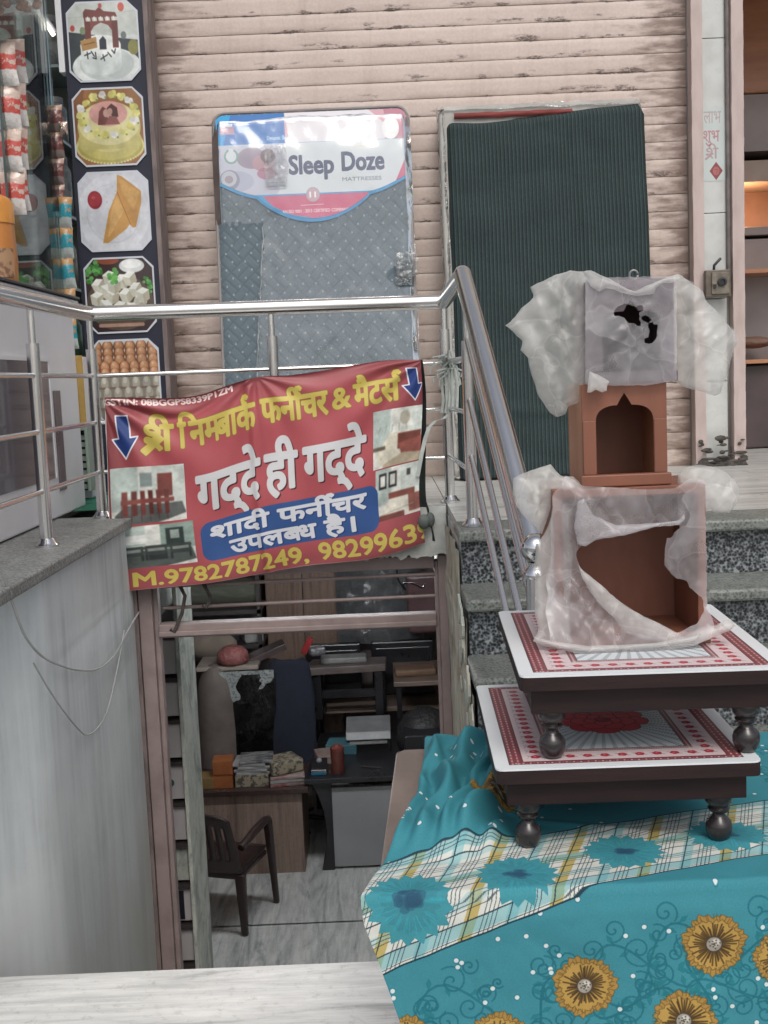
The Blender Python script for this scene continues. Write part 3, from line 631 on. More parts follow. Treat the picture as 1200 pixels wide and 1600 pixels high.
def m_marble(name, c0=(.66, .66, .64), c1=(.30, .31, .30), stretch=(.5, 5, 5), sc_=2.2, lo=.34, hi=.56, rough=.3):
    m = NT(name); v = m.coords('World', stretch); n = m.noise(v, sc_, 9, .66, .9); n2 = m.noise(v, sc_*4, 6, .6, .4)
    c = m.ramp(n, [(lo, c1), ((lo+hi)/2, tuple(.7*a+.3*b for a, b in zip(c0, c1))), (hi, c0)])
    c = m.mix(.5, c, m.ramp(n2, [(.35, (.55, .56, .55)), (.6, (1, 1, 1))]), 'MULTIPLY'); sp_ = m.noise(m.coords('World'), 38, 8, .75); c = m.mix(.45, c, m.ramp(sp_, [(.33, (.5, .49, .46)), (.46, (1, 1, 1))]), 'MULTIPLY')
    m.base(c); m.b.inputs['Roughness'].default_value = rough; m.l(m.math('ADD', m.math('MULTIPLY', m.noise(m.coords('World'), 6, 6), .3), rough-.12), m.b.inputs['Roughness']); return m.m
def m_film(name, fac=.5, col=(.93, .92, .90), rough=.28, nscale=14, lo=.2, vary=.35, gl=.5, bd=.009, facet=15, tilt=.32):
    m = NT(name); t = m.t; m.t.nodes.remove(m.b); v = m.coords('Object')
    tr = m.n('BsdfTransparent'); di = m.n('BsdfDiffuse'); di.inputs[0].default_value = (*col, 1); tl = m.n('BsdfTranslucent'); tl.inputs[0].default_value = (*col, 1)
    gs = m.n('BsdfGlossy'); gs.inputs['Roughness'].default_value = rough; gs.inputs[0].default_value = (1, 1, 1, 1)
    n = m.noise(v, nscale, 6, .6); cre = m.n('TexVoronoi', feature='DISTANCE_TO_EDGE'); m.l(m.coords('Object', (1, 1, .45)), cre.inputs['Vector']); cre.inputs['Scale'].default_value = nscale*1.7
    bmp = m.n('Bump'); m.l(m.math('ADD', n, m.math('MULTIPLY', cre.outputs[0], 1.2)), bmp.inputs['Height']); bmp.inputs['Strength'].default_value = .7; bmp.inputs['Distance'].default_value = bd
    # crumpling: small flat facets, each tilted its own way
    wv = m.n('VectorMath', operation='ADD'); nn = m.n('TexNoise'); m.l(v, nn.inputs['Vector']); nn.inputs['Scale'].default_value = 18; sc_ = m.n('VectorMath', operation='SCALE'); m.l(nn.outputs['Color'], sc_.inputs[0]); sc_.inputs['Scale'].default_value = .05
    m.l(v, wv.inputs[0]); m.l(sc_.outputs[0], wv.inputs[1]); acc = bmp.outputs[0]; fac_c = None
    for vs_, k_ in ((facet, tilt), (facet*2.7, tilt*.6)):
        vv = m.n('TexVoronoi'); m.l(wv.outputs[0], vv.inputs['Vector']); vv.inputs['Scale'].default_value = vs_
        sb_ = m.n('VectorMath', operation='SUBTRACT'); m.l(vv.outputs['Color'], sb_.inputs[0]); sb_.inputs[1].default_value = (.5, .5, .5)
        s2_ = m.n('VectorMath', operation='SCALE'); m.l(sb_.outputs[0], s2_.inputs[0]); s2_.inputs['Scale'].default_value = k_
        ad = m.n('VectorMath', operation='ADD'); m.l(acc, ad.inputs[0]); m.l(s2_.outputs[0], ad.inputs[1]); acc = ad.outputs[0]
        if fac_c is None: fac_c = vv.outputs['Color']
    nz = m.n('VectorMath', operation='NORMALIZE'); m.l(acc, nz.inputs[0]); NRM = nz.outputs[0]; sx_ = m.n('SeparateXYZ'); m.l(fac_c, sx_.inputs[0])
    ce = m.n('TexVoronoi', feature='DISTANCE_TO_EDGE'); m.l(wv.outputs[0], ce.inputs['Vector']); ce.inputs['Scale'].default_value = facet; crease = m.math('MULTIPLY', m.n('MapRange', i_Value=ce.outputs[0], i_1=.035, i_2=.0).outputs[0], .08 if facet > 8 else 0)
    for s_ in (di, gs, tl): m.l(NRM, s_.inputs['Normal'])
    a = m.n('MixShader'); a.inputs[0].default_value = .45; m.l(di.outputs[0], a.inputs[1]); m.l(tl.outputs[0], a.inputs[2])
    b = m.n('MixShader'); m.l(m.math('ADD', m.math('MULTIPLY', m.math('SUBTRACT', sx_.outputs[1], .5), vary*.5), m.math('ADD', m.math('ADD', m.math('MULTIPLY', m.math('SUBTRACT', n, .5), vary*2), crease), fac)), b.inputs[0]); m.l(tr.outputs[0], b.inputs[1]); m.l(a.outputs[0], b.inputs[2])
    fr = m.n('Fresnel'); fr.inputs[0].default_value = 1.5; m.l(NRM, fr.inputs['Normal'])
    g = m.n('MixShader'); m.l(m.math('MULTIPLY', fr.outputs[0], gl*2), g.inputs[0]); m.l(b.outputs[0], g.inputs[1]); m.l(gs.outputs[0], g.inputs[2]); m.l(g.outputs[0], m.o.inputs[0]); return m.m
def m_glass(name, tint=(.85, .92, .9), refl=1.0):
    m = NT(name); m.t.nodes.remove(m.b); tr = m.n('BsdfTransparent'); tr.inputs[0].default_value = (*tint, 1); gs = m.n('BsdfGlossy'); gs.inputs['Roughness'].default_value = .02
    fr = m.n('Fresnel'); fr.inputs[0].default_value = 1.5; mx = m.n('MixShader'); m.l(m.math('MULTIPLY', fr.outputs[0], refl), mx.inputs[0]); m.l(tr.outputs[0], mx.inputs[1]); m.l(gs.outputs[0], mx.inputs[2]); m.l(mx.outputs[0], m.o.inputs[0]); return m.m
def m_emit(name, col, st):
    m = NT(name); m.t.nodes.remove(m.b); e = m.n('Emission'); e.inputs[0].default_value = (*col, 1); e.inputs[1].default_value = st; m.l(e.outputs[0], m.o.inputs[0]); return m.m
def m_rockery(name, a, b, c_, sc_=40): return mat(name, a, b, rough=.5, ns=sc_, lo=.45, hi=.55)

SHUT = m_shutter(); WALL = m_wall(); PEEL = m_peel(); GRD = m_granite('dark_granite'); GRL = m_granite('grey_granite', False)
GRC = m_granite('worn_granite', False); MAR = m_marble('white_marble', (.86, .86, .84), (.46, .47, .46)); MARF = m_marble('landing_marble', (.60, .60, .57), (.26, .27, .26), (.6, 7, 7), 2.5)
MARB = m_marble('basement_marble', (.66, .67, .65), (.30, .32, .32), (6, .8, 1), 1.6, .36, .60, .32)
STEEL = mat('brushed_steel', (.76, .75, .74), (.70, .69, .68), rough=.20, metal=1, ns=6, bump=0, rvar=.04)
STEELD = mat('polished_steel', (.70, .70, .71), (.60, .60, .61), rough=.12, metal=1, ns=8, bump=0)
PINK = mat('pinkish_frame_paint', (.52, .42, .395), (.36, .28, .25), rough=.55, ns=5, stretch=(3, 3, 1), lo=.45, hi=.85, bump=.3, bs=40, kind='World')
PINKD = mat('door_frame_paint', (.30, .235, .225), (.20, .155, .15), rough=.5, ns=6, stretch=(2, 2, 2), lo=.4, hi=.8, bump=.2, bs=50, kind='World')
NAVY = mat('navy_board', (.012, .013, .030), (.020, .022, .042), rough=.5, ns=3)
CONC = mat('street_concrete', (.34, .33, .31), (.22, .21, .20), rough=.85, ns=2, bump=.5, bs=60, bd=.004, kind='World')
WHITE = mat('white_enamel', (.80, .80, .82), (.72, .72, .75), rough=.35, ns=3, kind='World')
OFFW = mat('flaking_whitewash', (.52, .54, .52), (.34, .35, .33), rough=.8, ns=9, lo=.4, hi=.7, bump=.8, bs=30, bd=.006, kind='World')
DIRT = mat('caked_dirt', (.10, .085, .075), (.05, .045, .04), rough=.9, ns=30, bump=1, bs=80, bd=.004, kind='World')
RUST = mat('brown_trim', (.24, .19, .18), (.13, .10, .095), rough=.6, ns=8, stretch=(4, 4, 1), kind='World')
BLACK = mat('black_laminate', (.014, .014, .017), (.024, .024, .028), rough=.3, ns=5)
PLAST = mat('plaster', (.42, .38, .35), (.34, .31, .28), rough=.85, ns=3, kind='World')
DARKW = mat('dark_stained_wood', (.028, .014, .014), (.014, .008, .009), rough=.5, ns=6, stretch=(1, 8, 8), bump=.25, bs=60, spec=.3)
TERRA = mat('terracotta_wood', (.245, .095, .056), (.185, .07, .042), rough=.5, ns=4, stretch=(3, 3, 1), bump=.15, bs=90)
TERRB = mat('orange_ply_side', (.42, .215, .12), (.35, .17, .09), rough=.55, ns=5, stretch=(3, 3, 1))
CLEARF = m_film('clear_wrap', .09, (.80, .83, .86), .15, 6, vary=.05, gl=.62, bd=.003, facet=7, tilt=.06)
MILK = m_film('milky_polythene', .37, (.93, .93, .90), .32, 12, vary=.26, gl=.28, bd=.002)
MILKT = m_film('thin_polythene', .33, (.86, .84, .87), .26, 12, vary=.24, gl=.34, bd=.002)

# ================================================================== GROUND, PLATFORM, BASEMENT SHELL
tag(MB().box(-40, 40, -60, 2.0, -.5, -.12).build('street_ground', CONC), kind='structure')
mp = tag(MB().box(-4, 5, .9, 2.71, -.35, .068).build('pavement', CONC), kind='structure')
for i, (a, b) in enumerate([(-3.6, -2.5), (-2.497, -1.30), (-1.297, .24), (.243, 1.6), (1.603, 2.9), (2.903, 4.2)]):
    MB().box(a, b, .9, 2.722, .07, .10).build('marble_slab', MAR, mp, bevel=.004)
bf = tag(MB().box(-1.95, 1.6, 2.72, 10.7, -2.3, -2.13).build('basement_floor', CONC), kind='structure')
for j in range(5):
    for i in range(4):
        x0 = -1.9+i*.87; y0 = 2.74+j*1.60; MB().box(x0+.001, x0+.869, y0+.001, y0+1.619, -2.13, -2.10).build('marble_tile', MARB, bf)
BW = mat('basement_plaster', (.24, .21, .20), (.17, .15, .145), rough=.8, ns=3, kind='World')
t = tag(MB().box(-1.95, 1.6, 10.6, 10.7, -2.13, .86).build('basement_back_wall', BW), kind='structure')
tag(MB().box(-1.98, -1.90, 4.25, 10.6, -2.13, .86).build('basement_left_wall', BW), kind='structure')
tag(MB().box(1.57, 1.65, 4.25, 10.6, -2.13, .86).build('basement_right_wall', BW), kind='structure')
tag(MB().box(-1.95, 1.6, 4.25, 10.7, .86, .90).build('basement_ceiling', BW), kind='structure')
# landing, platform left of the stairwell, both topped with marble
ls = tag(MB().box(-.888, .218, 4.10, 5.5, .90, 1.02).box(.22, 3.6, 3.42, 5.5, .60, 1.015).box(-3.6, -1.101, 2.30, 5.5, -.11, 1.005).box(-1.101, -.90, 4.10, 5.5, .60, 1.005).build('landing_slab', OFFW), kind='structure')
for a, b, c_, d in [(-.887, .219, 4.12, 5.5), (.222, 1.5, 3.62, 5.5), (1.502, 3.6, 3.62, 5.5), (-2.2, -1.2, 2.3, 5.5), (-3.6, -2.202, 2.3, 5.5)]:
    MB().box(a, b, c_, d, 1.02, 1.05).build('marble_slab', MARF, ls)
for x0 in (-1.9,): pass
# ragged plaster edge of the slab above the stairwell door
rg = random.Random(3); pts = [(-.30+i*.0095, .875+rg.uniform(-.010, .006)+.004*math.sin(i)) for i in range(55)]
sl = MB(); poly = pts+[(.214, 1.046), (-.30, 1.046)]; sl.prism(poly, 4.075, 4.101)
o = thing('slab_edge', 'flaking white concrete slab edge above the basement doorway, right of the banner', 'slab edge', (0, 4.09, 1)); sl.build('plaster_face', OFFW, o)
MB().box(-.888, -.302, 4.078, 4.101, .875, 1.046).build('plaster_face', OFFW, o)

# stairwell walls
def sst3(e0, e1, x): t_ = min(1, max(0, (x-e0)/(e1-e0))); return t_*t_*(3-2*t_)
o = thing('stairwell_wall', 'tall stained grey whitewashed wall on the left of the basement stairwell', 'wall', (-.95, 3, 0))
MB().grid(40, 60, lambda u, v: Vector((-.893-.15*sst3(3.05, 2.70, 2.725+u*1.373)+.004*noi(u*6, v*9, 1)+.0015*noi(u*40, v*60, 2), 2.725+u*1.373, -2.1+v*3.13))).build('plaster', WALL, o, smooth=True, fix=False)
MB().box(-1.1, -.90, 3.06, 4.098, -2.1, 1.01).box(-1.195, -1.045, 2.0, 3.06, -2.1, 1.01).build('masonry', WALL, o)
for a, b in ((2.0, 2.7), (2.703, 3.6), (3.603, 4.12)):
    MB().box(-1.195, -.868, a, b, 1.022, 1.056).build('granite_coping', GRC, o, bevel=.006)
o = thing('peeling_wall', 'narrow peeling cream and green wall beside the granite steps', 'wall', (.22, 3.5, 0))
def pw(u, v):
    y = 2.62+u*1.48; top = 1.0 if y > 3.42 else max(.0, 1.0-.16*math.ceil((3.42-y)/.225)); z = -2.1+v*(top+2.1-.012)
    return Vector((.212+.008*noi(y*7, z*7, 3)+.004*noi(y*25, z*25, 4), y, z))
MB().grid(90, 110, pw).build('plaster', PEEL, o, smooth=True, fix=False)
MB().box(.223, .60, 3.42, 4.1, -2.1, .6).build('masonry', CONC, o)
# ragged flakes along the stair edge
fl = MB()
for k in range(60):
    y = rg.uniform(2.5, 3.42); top = 1.0-.16*math.ceil((3.42-y)/.225); z = top-rg.uniform(.0, .35)**1.3; r = rg.uniform(.012, .045)
    pp = [(y+r*math.cos(a)*rg.uniform(.6, 1.2), z+1.4*r*math.sin(a)*rg.uniform(.6, 1.2)) for a in [q*6.283/7 for q in range(7)]]; fl.prism(pp, .200+rg.uniform(0, .006), .209, 'x')
fl.build('plaster_flakes', mat('pale_green_flake', (.42, .47, .42), (.48, .46, .38), rough=.8, ns=12), o, kind='stuff')

tag(MB().box(-1.95, -.8815, 4.105, 4.245, -2.13, .859).build('basement_front_wall', RUST), kind='structure')
tag(MB().box(.2145, 1.6, 4.11, 4.245, -2.13, .859).build('basement_front_wall', PEEL), kind='structure')
# granite steps
o = thing('granite_staircase', 'grey granite steps with dark speckled risers climbing to the shop landing', 'steps', (1.5, 3.2, 0))
for k in range(7):
    zt = 1.05-.16*k; yf = 3.38-.225*k
    if zt < .2: break
    for a, b in ((.212, 1.30), (1.302, 2.4), (2.402, 3.6)):
        MB().box(a, b, yf, (yf+.27 if k else 3.618), zt-.034, zt).build('tread', GRL, o, bevel=.008)
        MB().box(a+.008, b, yf+.035, yf+.06, zt-.16, zt-.0345).build('riser', GRD, o)
MB().prism([(3.42, -.03), (3.42, .60), (3.30, .60), (2.2, .10), (2.2, -.03)], .25, 3.6, 'x').build('masonry', CONC, o)

# ================================================================== FACADE
o = thing('rolling_shutter', 'closed pinkish beige rolling shutter with rust-worn slats across the shop front', 'rolling shutter', (0, 5.3, FZ))
prof = [(0, .0005), (-.0026, .0007), (-.0032, .0018), (-.0034, .012), (-.0036, .030), (-.0034, .052), (-.0032, .0718), (-.0026, .0731), (0, .0740)]
slat = MB(); NX = 24
def slv(i, j):
    x = -.96+2.38*i/NX; y, z = prof[j]; return Vector((x, y-.001*math.sin(i*1.7), z))
vs = [slv(i, j) for j in range(len(prof)) for i in range(NX+1)]; slat.add(vs, [(j*(NX+1)+i, j*(NX+1)+i+1, (j+1)*(NX+1)+i+1, (j+1)*(NX+1)+i) for j in range(len(prof)-1) for i in range(NX)])
s0 = slat.build('slat', SHUT, o, smooth='all', local=True, fix=False)
for i in range(1, 32):
    c = s0.copy(); COL.objects.link(c); c.parent = o; c.location = (0, 0, i*.0745); c.rotation_euler = (rg.uniform(-.012, .012), 0, rg.uniform(-.0006, .0006)); WM[c.name] = WM[o.name]
MB().box(-.97, 1.43, 5.302, 5.312, 1.05, 3.45).build('backing_sheet', DIRT, o)
o = thing('upper_facade', 'plastered shop front above the shutter', 'building front', (0, 5.4, 3.45)); MB().box(-5, 6, 5.2, 5.6, 3.46, 6.5).box(-5, 6, 5.15, 5.25, 3.40, 3.52).build('wall', PLAST, o)

o = thing('tiled_pillar', 'white tiled pillar with red hand-painted writing between two flaking pink posts', 'pillar', (1.5, 5.25, FZ))
MB().box(1.385, 1.60, 5.26, 5.55, 1.05, 3.46).build('core', CONC, o)
TILE = mat('white_glazed_tile', (.56, .575, .56), (.40, .40, .375), rough=.3, ns=7, lo=.45, hi=.8, kind='World')
tz = [1.055, 1.42, 1.78, 2.145, 2.51, 2.875, 3.24, 3.45]
for a, b in zip(tz[:-1], tz[1:]): MB().box(1.432, 1.535, 5.235, 5.262, a+.0015, b-.0015).build('tile', TILE, o, bevel=.002)
def ragpost(x0, x1, y0, y1, m_, nm):
    g = MB(); n = 60
    for i in range(n):
        za = 1.052+i*2.4/n; zb = 1.052+(i+1)*2.4/n; d = .0025*noi(i*.7, x0*9, 5)
        g.add([(x0-d, y0, za), (x1+d, y0, za), (x1+.0025*noi(i*.7+.7, x0*9+3, 5), y0, zb), (x0-.0025*noi(i*.7+.7, x0*9, 5), y0, zb), (x0-d, y1, za), (x1+d, y1, za), (x1, y1, zb), (x0, y1, zb)], [(0, 1, 2, 3), (1, 5, 6, 2), (4, 0, 3, 7)])
    return g.build(nm, m_, o, fix=False)
ragpost(1.384, 1.431, 5.205, 5.27, PINK, 'post'); ragpost(1.551, 1.602, 5.195, 5.27, PINK, 'post')
MB().tube([(1.543, 5.225, 3.44), (1.543, 5.225, 1.86)], .011).build('conduit', mat('grey_conduit', (.22, .19, .18), (.14, .12, .11), rough=.6, ns=20), o, smooth=True)
im = print_tile_writing(); a, b = P(1096, 168, Y=5.23), P(1126, 282, Y=5.23)
MB().quad((1.434, 5.2335, b.z), (1.534, 5.2335, b.z), (1.534, 5.2335, a.z), (1.434, 5.2335, a.z)).build('painted_writing', imat('red_writing', im, rough=.3), o)
dm = MB()
for k in range(90):
    x = 1.395+.20*rg.random(); r = rg.uniform(.005, .020); dm.ball((x, 5.195-.02*rg.random(), 1.053+rg.random()**4*.12), r, 7, 5, (rg.uniform(.8, 2.2), .5, rg.uniform(.25, .9)))
dm.build('dirt_crust', DIRT, o, smooth=True, kind='stuff')
o = thing('switch_box', 'small dirty metal socket box on the pillar', 'socket box', (1.47, 5.2, 1.84))
c0 = P(1103, 422, Y=5.16); c1 = P(1143, 463, Y=5.16)
BOXM = mat('old_metal_box', (.17, .14, .11), (.08, .065, .05), rough=.5, ns=14)
MB().box(c0.x, c1.x, 5.165, 5.20, c1.z, c0.z).build('box', BOXM, o, bevel=.004)
cx_, cz_ = (c0.x+c1.x)/2, (c0.z+c1.z)/2
MB().box(c0.x+.025, c1.x-.008, 5.157, 5.166, c1.z+.012, c0.z-.012).build('socket_plate', mat('cream_plate', (.24, .21, .16), (.12, .10, .08), ns=30), o, bevel=.002)
MB().lathe((0, 0, 0), [(.019, 0), (.019, .012), (.012, .013), (.011, .006), (.001, .006)], 18, Matrix.Translation((cx_+.012, 5.157, cz_+.005)) @ Matrix.Rotation(R_(90), 4, 'X')).build('round_socket', BLACK, o, smooth=True)
MB().box(c0.x+.03, c0.x+.042, 5.150, 5.157, cz_-.022, cz_-.004).build('switch', BLACK, o)
MB().tube([(cx_-.012, 5.19, c0.z), (cx_-.012, 5.185, c0.z+.02), (cx_+.02, 5.2, c0.z+.05)], .006).build('cable', BLACK, o, smooth=True)

# ---- bakery sign board, left
sg = thing('food_sign', 'tall dark navy sign board with five food pictures left of the shutter', 'sign board', (-1.05, 5.08, FZ))
SX0, SX1 = -1.232, -.900
MB().box(SX0, SX1, 5.055, 5.20, 1.06, 3.42).build('board', NAVY, sg)
MB().box(SX1+.001, SX1+.020, 5.04, 5.205, 1.055, 3.43).build('edge_trim', RUST, sg)
MB().box(SX0-.026, SX0-.002, 5.05, 5.12, 2.80, 3.43).build('edge_trim', WHITE, sg)
for k, (xa, ya, xb, yb) in enumerate([(97, 3, 224, 125), (107, 138, 233, 257), (117, 269, 243, 390), (128, 403, 249, 518), (146, 531, 257, 655)]):
    p0 = P(xa+4, ya, Y=5.05); p1 = P(xb, yb, Y=5.05); x0, x1, z1, z0 = p0.x, p1.x, p0.z-.002, p1.z
    cx = (x0+x1)/2; w2 = .152; x0, x1 = -1.070-w2+.006, -1.070+w2-.004; q = (x1-x0)*.145
    pl = [(x0, z0+q), (x0+q, z0), (x1-q, z0), (x1, z0+q), (x1, z1-q), (x1-q, z1), (x0+q, z1), (x0, z1-q)]
    MB().prism(pl, 5.049, 5.0545, 'y', (x0, x1, z0, z1)).build('food_picture', imat('food_print', oct_mask_print(k), rough=.22, coat=.3, bump=.02), sg, label=['white cake with a brown arch picture', 'yellow birthday cake picture', 'fried samosas on a plate picture', 'white paneer cubes picture', 'stacked egg trays picture'][k])
# ================================================================== MATTRESSES
def sst(e0, e1, x): t_ = min(1, max(0, (x-e0)/(e1-e0))); return t_*t_*(3-2*t_)
def lean(Yb, Yt, zt): return lambda z: Yb+(Yt-Yb)*(z-FZ)/(zt-FZ)
o = thing('spring_mattress', 'grey quilted mattress in clear plastic with a printed label, leaning on the shutter', 'mattress', (-.24, 5.05, FZ))
YL = lean(4.98, 5.165, 2.64); X0, X1, Z0, Z1 = -.652, .170, 1.055, 2.632; TH = .11
def rr(u, v, x0, x1, z0, z1, r=.05):     # rounded rectangle grid point
    x = x0+(x1-x0)*u; z = z0+(z1-z0)*v
    for cx, sx in ((x0+r, -1), (x1-r, 1)):
        for cz, sz in ((z0+r, -1), (z1-r, 1)):
            if (x-cx)*sx > 0 and (z-cz)*sz > 0:
                dx, dz = abs(x-cx)/r, abs(z-cz)/r; m = max(dx, dz); L = math.hypot(dx, dz); k = m/L if L else 1
                x = cx+sx*dx*r*k; z = cz+sz*dz*r*k
    return x, z
qi, qb = print_mattress()
QM = imat('quilted_fabric', qi, rough=.8, ibump=qb, bd=.002, dirt=.2)
def mface(u, v):
    x, z = rr(u, v, X0, X1, Z0, Z1); e = min(u, 1-u)*(X1-X0); f = min(v, 1-v)*(Z1-Z0); d = min(e, f)
    b = .014*(1-max(0, 1-d/.04)**2)
    return Vector((x, YL(z)-b, z))
MB().grid(82, 150, mface).build('quilted_panel', QM, o, smooth='all', fix=False)
SIDE = mat('grey_mattress_border', (.26, .30, .30), (.19, .22, .22), rough=.8, ns=20, stretch=(1, 1, 8))
sb = MB(); ring = []
for i in range(160):
    t = i/160*4; s_ = t % 1; u, v = [(s_, 0), (1, s_), (1-s_, 1), (0, 1-s_)][int(t)]; ring.append(rr(u, v, X0, X1, Z0, Z1))
n = len(ring); sb.add([(x, YL(z), z) for x, z in ring]+[(x, YL(z)+TH*.5, z) for x, z in ring]+[(x, YL(z)+TH, z) for x, z in ring], [(i, (i+1) % n, n+(i+1) % n, n+i) for i in range(n)]+[(n+i, n+(i+1) % n, 2*n+(i+1) % n, 2*n+i) for i in range(n)]+[tuple(range(2*n, 3*n))])
sb.build('border', SIDE, o, smooth=True)
PIPE = mat('piping', (.30, .27, .26), (.22, .2, .2), rough=.6)
MB().tube([(x, YL(z)-.002, z) for x, z in ring]+[(ring[0][0], YL(ring[0][1])-.002, ring[0][1])], .0065, 8).build('piping', PIPE, o, smooth=True)
# label sheet with scalloped lower edge
def lab_low(u):    # z of the lower edge, u along width
    if u < .20: return 2.315-.035*math.sin(min(1, u/.20)*1.57)+ .03*(1-u/.20)
    if u > .80: return 2.315-.035*math.sin(min(1, (1-u)/.20)*1.57)+.03*(1-(1-u)/.20)
    return 2.280-.105*max(0, math.sin((u-.20)/.60*math.pi))**.8
def lface(u, v, off=.020, ex=0):
    x = X0+.012+(X1-X0-.024)*u; zt = Z1-.012-.02*(max(0, abs(u-.5)-.46)/.04)**2; zl = lab_low(u)-ex; z = zt+(zl-zt)*v
    return Vector((x, YL(z)-off-.003*noi(x*5, z*6, 9), z))
lm = MB(); lm.grid(60, 24, lface)
LT, LB = 2.62, 2.165
lm.uv = [[((lm.v[i].x-X0)/(X1-X0), 1-(LT-lm.v[i].z)/(LT-LB)*.97-.0) for i in f] for f in lm.f]
LABM = imat('label_print', print_label(), rough=.25, coat=.35, bump=.05, dirt=.05)
lb = lm.build('label', LABM, o, smooth='all', fix=False)
def lrim(u, v):
    p = lface(u, 1, .0185); q = lab_low(u)-.020*v+.006; return Vector((p.x, YL(q)-.0185-.003*noi(p.x*5, q*6, 9), q))
MB().grid(60, 2, lrim).build('label_border', mat('blue_border', hexc('2d8fc4'), hexc('2786bb'), rough=.3, coat=.3), o, smooth='all', fix=False)
# loose clear plastic sleeve, torn open at the left and at the right edge
def sleeve(u, v):
    x = X0-.008+(X1-X0+.016)*u; z = Z1-.002-(Z1-1.08)*v
    c = .006*noi(x*7, z*4, 21)+.004*noi(x*19, z*14, 22)+.011*max(0, noi(x*3+z*2, z*1.2, 23))
    y = YL(z)-.027-c
    y -= .020*sst(.015, .13, v)*sst(.34, .14, v)
    if v < .03: y += (1-v/.03)**1.3*.030
    if u < .04: y += .03*(1-u/.04)
    if u > .96: y += .03*(1-(1-u)/.04)
    return Vector((x, y, z))
def smask(u, v):
    x = u; z = v
    tearL = u < .24-.11*max(0, v-.35)*1.5+.012*noi(v*40, 0, 5) and v > .30+.01*noi(u*60, 1, 2)
    tx, tv = (u-1)/.15, (v-.455)/.036
    tearR = tx*tx+tv*tv*(1+.6*noi(u*30, v*30, 3)) < 1
    return not (tearL or tearR)
MB().grid(120, 190, sleeve, smask).build('plastic_sleeve', CLEARF, o, smooth='all', fix=False)
rl = MB()   # rolled torn edges catch the light
for pts in [[(.238-.11*max(0, v-.35)*1.5+.012*noi(v*40, 0, 5), v) for v in np.linspace(.31, .98, 40)]]:
    q = [sleeve(*p)+Vector((0, -.006, 0)) for p in pts]; rl.tube(q, [.0022+.003*abs(noi(i*.5, 3, 3)) for i in range(len(q))], 6)
def crumple_patch(mb, c, w_, h_, seed, amp=.02, n=16):
    mb.grid(n, n, lambda u, v: Vector((c[0]+(u-.5)*w_*(1-.25*abs(v-.5)), c[1]-amp*abs(noi(u*4+seed, v*4, seed))*2-amp*.6*abs(noi(u*9, v*9, seed+4)), c[2]+(v-.5)*h_+.01*noi(u*5, v*5, seed))))
TORN = m_film('shiny_torn_film', .30, (.8, .82, .82), .12, 16, vary=.3, gl=.9)
rl.build('torn_plastic', TORN, o, smooth='all', fix=False)
for c_, w_, h_, sd_, am_, n_ in [((X1-.03, YL(1.93)-.025, 1.965), .10, .10, 5, .02, 16), ((X1-.045, YL(1.93)-.02, 1.905), .075, .05, 8, .02, 16), ((X0+.10, YL(1.25)-.02, 1.22), .22, .35, 15, .02, 30), ((X0+.26, YL(2.3)-.028, 2.40), .10, .16, 25, .010, 16)]:
    q_ = MB(); crumple_patch(q_, c_, w_, h_, sd_, am_, n_); q_.build('torn_plastic', TORN, o, smooth='all', fix=False)

o = thing('wrapped_mattress', 'mattress in pale crinkled plastic behind the striped dark green cover', 'mattress', (.74, 5.05, FZ))
YM = lean(4.99, 5.17, 2.62); MX0, MX1, MZ1 = .300, 1.165, 2.628
mm = MB(); ringm = []
for i in range(160):
    t = i/160*4; s_ = t % 1; u, v = [(s_, 0), (1, s_), (1-s_, 1), (0, 1-s_)][int(t)]; ringm.append(rr(u, v, MX0, MX1, 1.055, MZ1, .035))
mm.add([(x, YM(z), z) for x, z in ringm]+[(x, YM(z)+.10, z) for x, z in ringm], [(i, (i+1) % n, n+(i+1) % n, n+i) for i in range(n)]+[tuple(range(n)), tuple(range(n, 2*n))])
mm.build('body', mat('grey_ticking', (.42, .41, .38), (.32, .31, .29), rough=.7, ns=10), o, bevel=.02, seg=3)
def film2(u, v):
    a = u*2; x, z = (MX0-.006, 1.06+(MZ1-1.06)*a) if a < 1 else (MX0-.006+(MX1-MX0+.01)*(a-1), MZ1+.006)
    k = v; return Vector((x+(.03*k if a < 1 else 0)+.006*noi(z*9, x*9, k*3), YM(z)-.012-.012*abs(noi(x*14, z*14, k*3))+(.06*(1-k)), z-(0 if a < 1 else .03*k)+.006*noi(x*12, z*12, k*4)))
MB().grid(200, 8, film2).build('plastic_sleeve', m_film('crinkled_film', .6, (.62, .61, .57), .18, 26, vary=.4, gl=.7, facet=40, tilt=.7), o, smooth='all', fix=False)
# red edge piece
MB().grid(30, 6, lambda u, v: Vector((.365+.50*u, YM(2.6)-.014-.008*math.sin(v*3.14), 2.592-.024*v-.012*(1-u)*0-.004*noi(u*9, v*3, 2)))).build('red_cloth_edge', mat('red_cloth', (.24, .05, .045), (.17, .035, .03), rough=.8), o, smooth='all', fix=False)

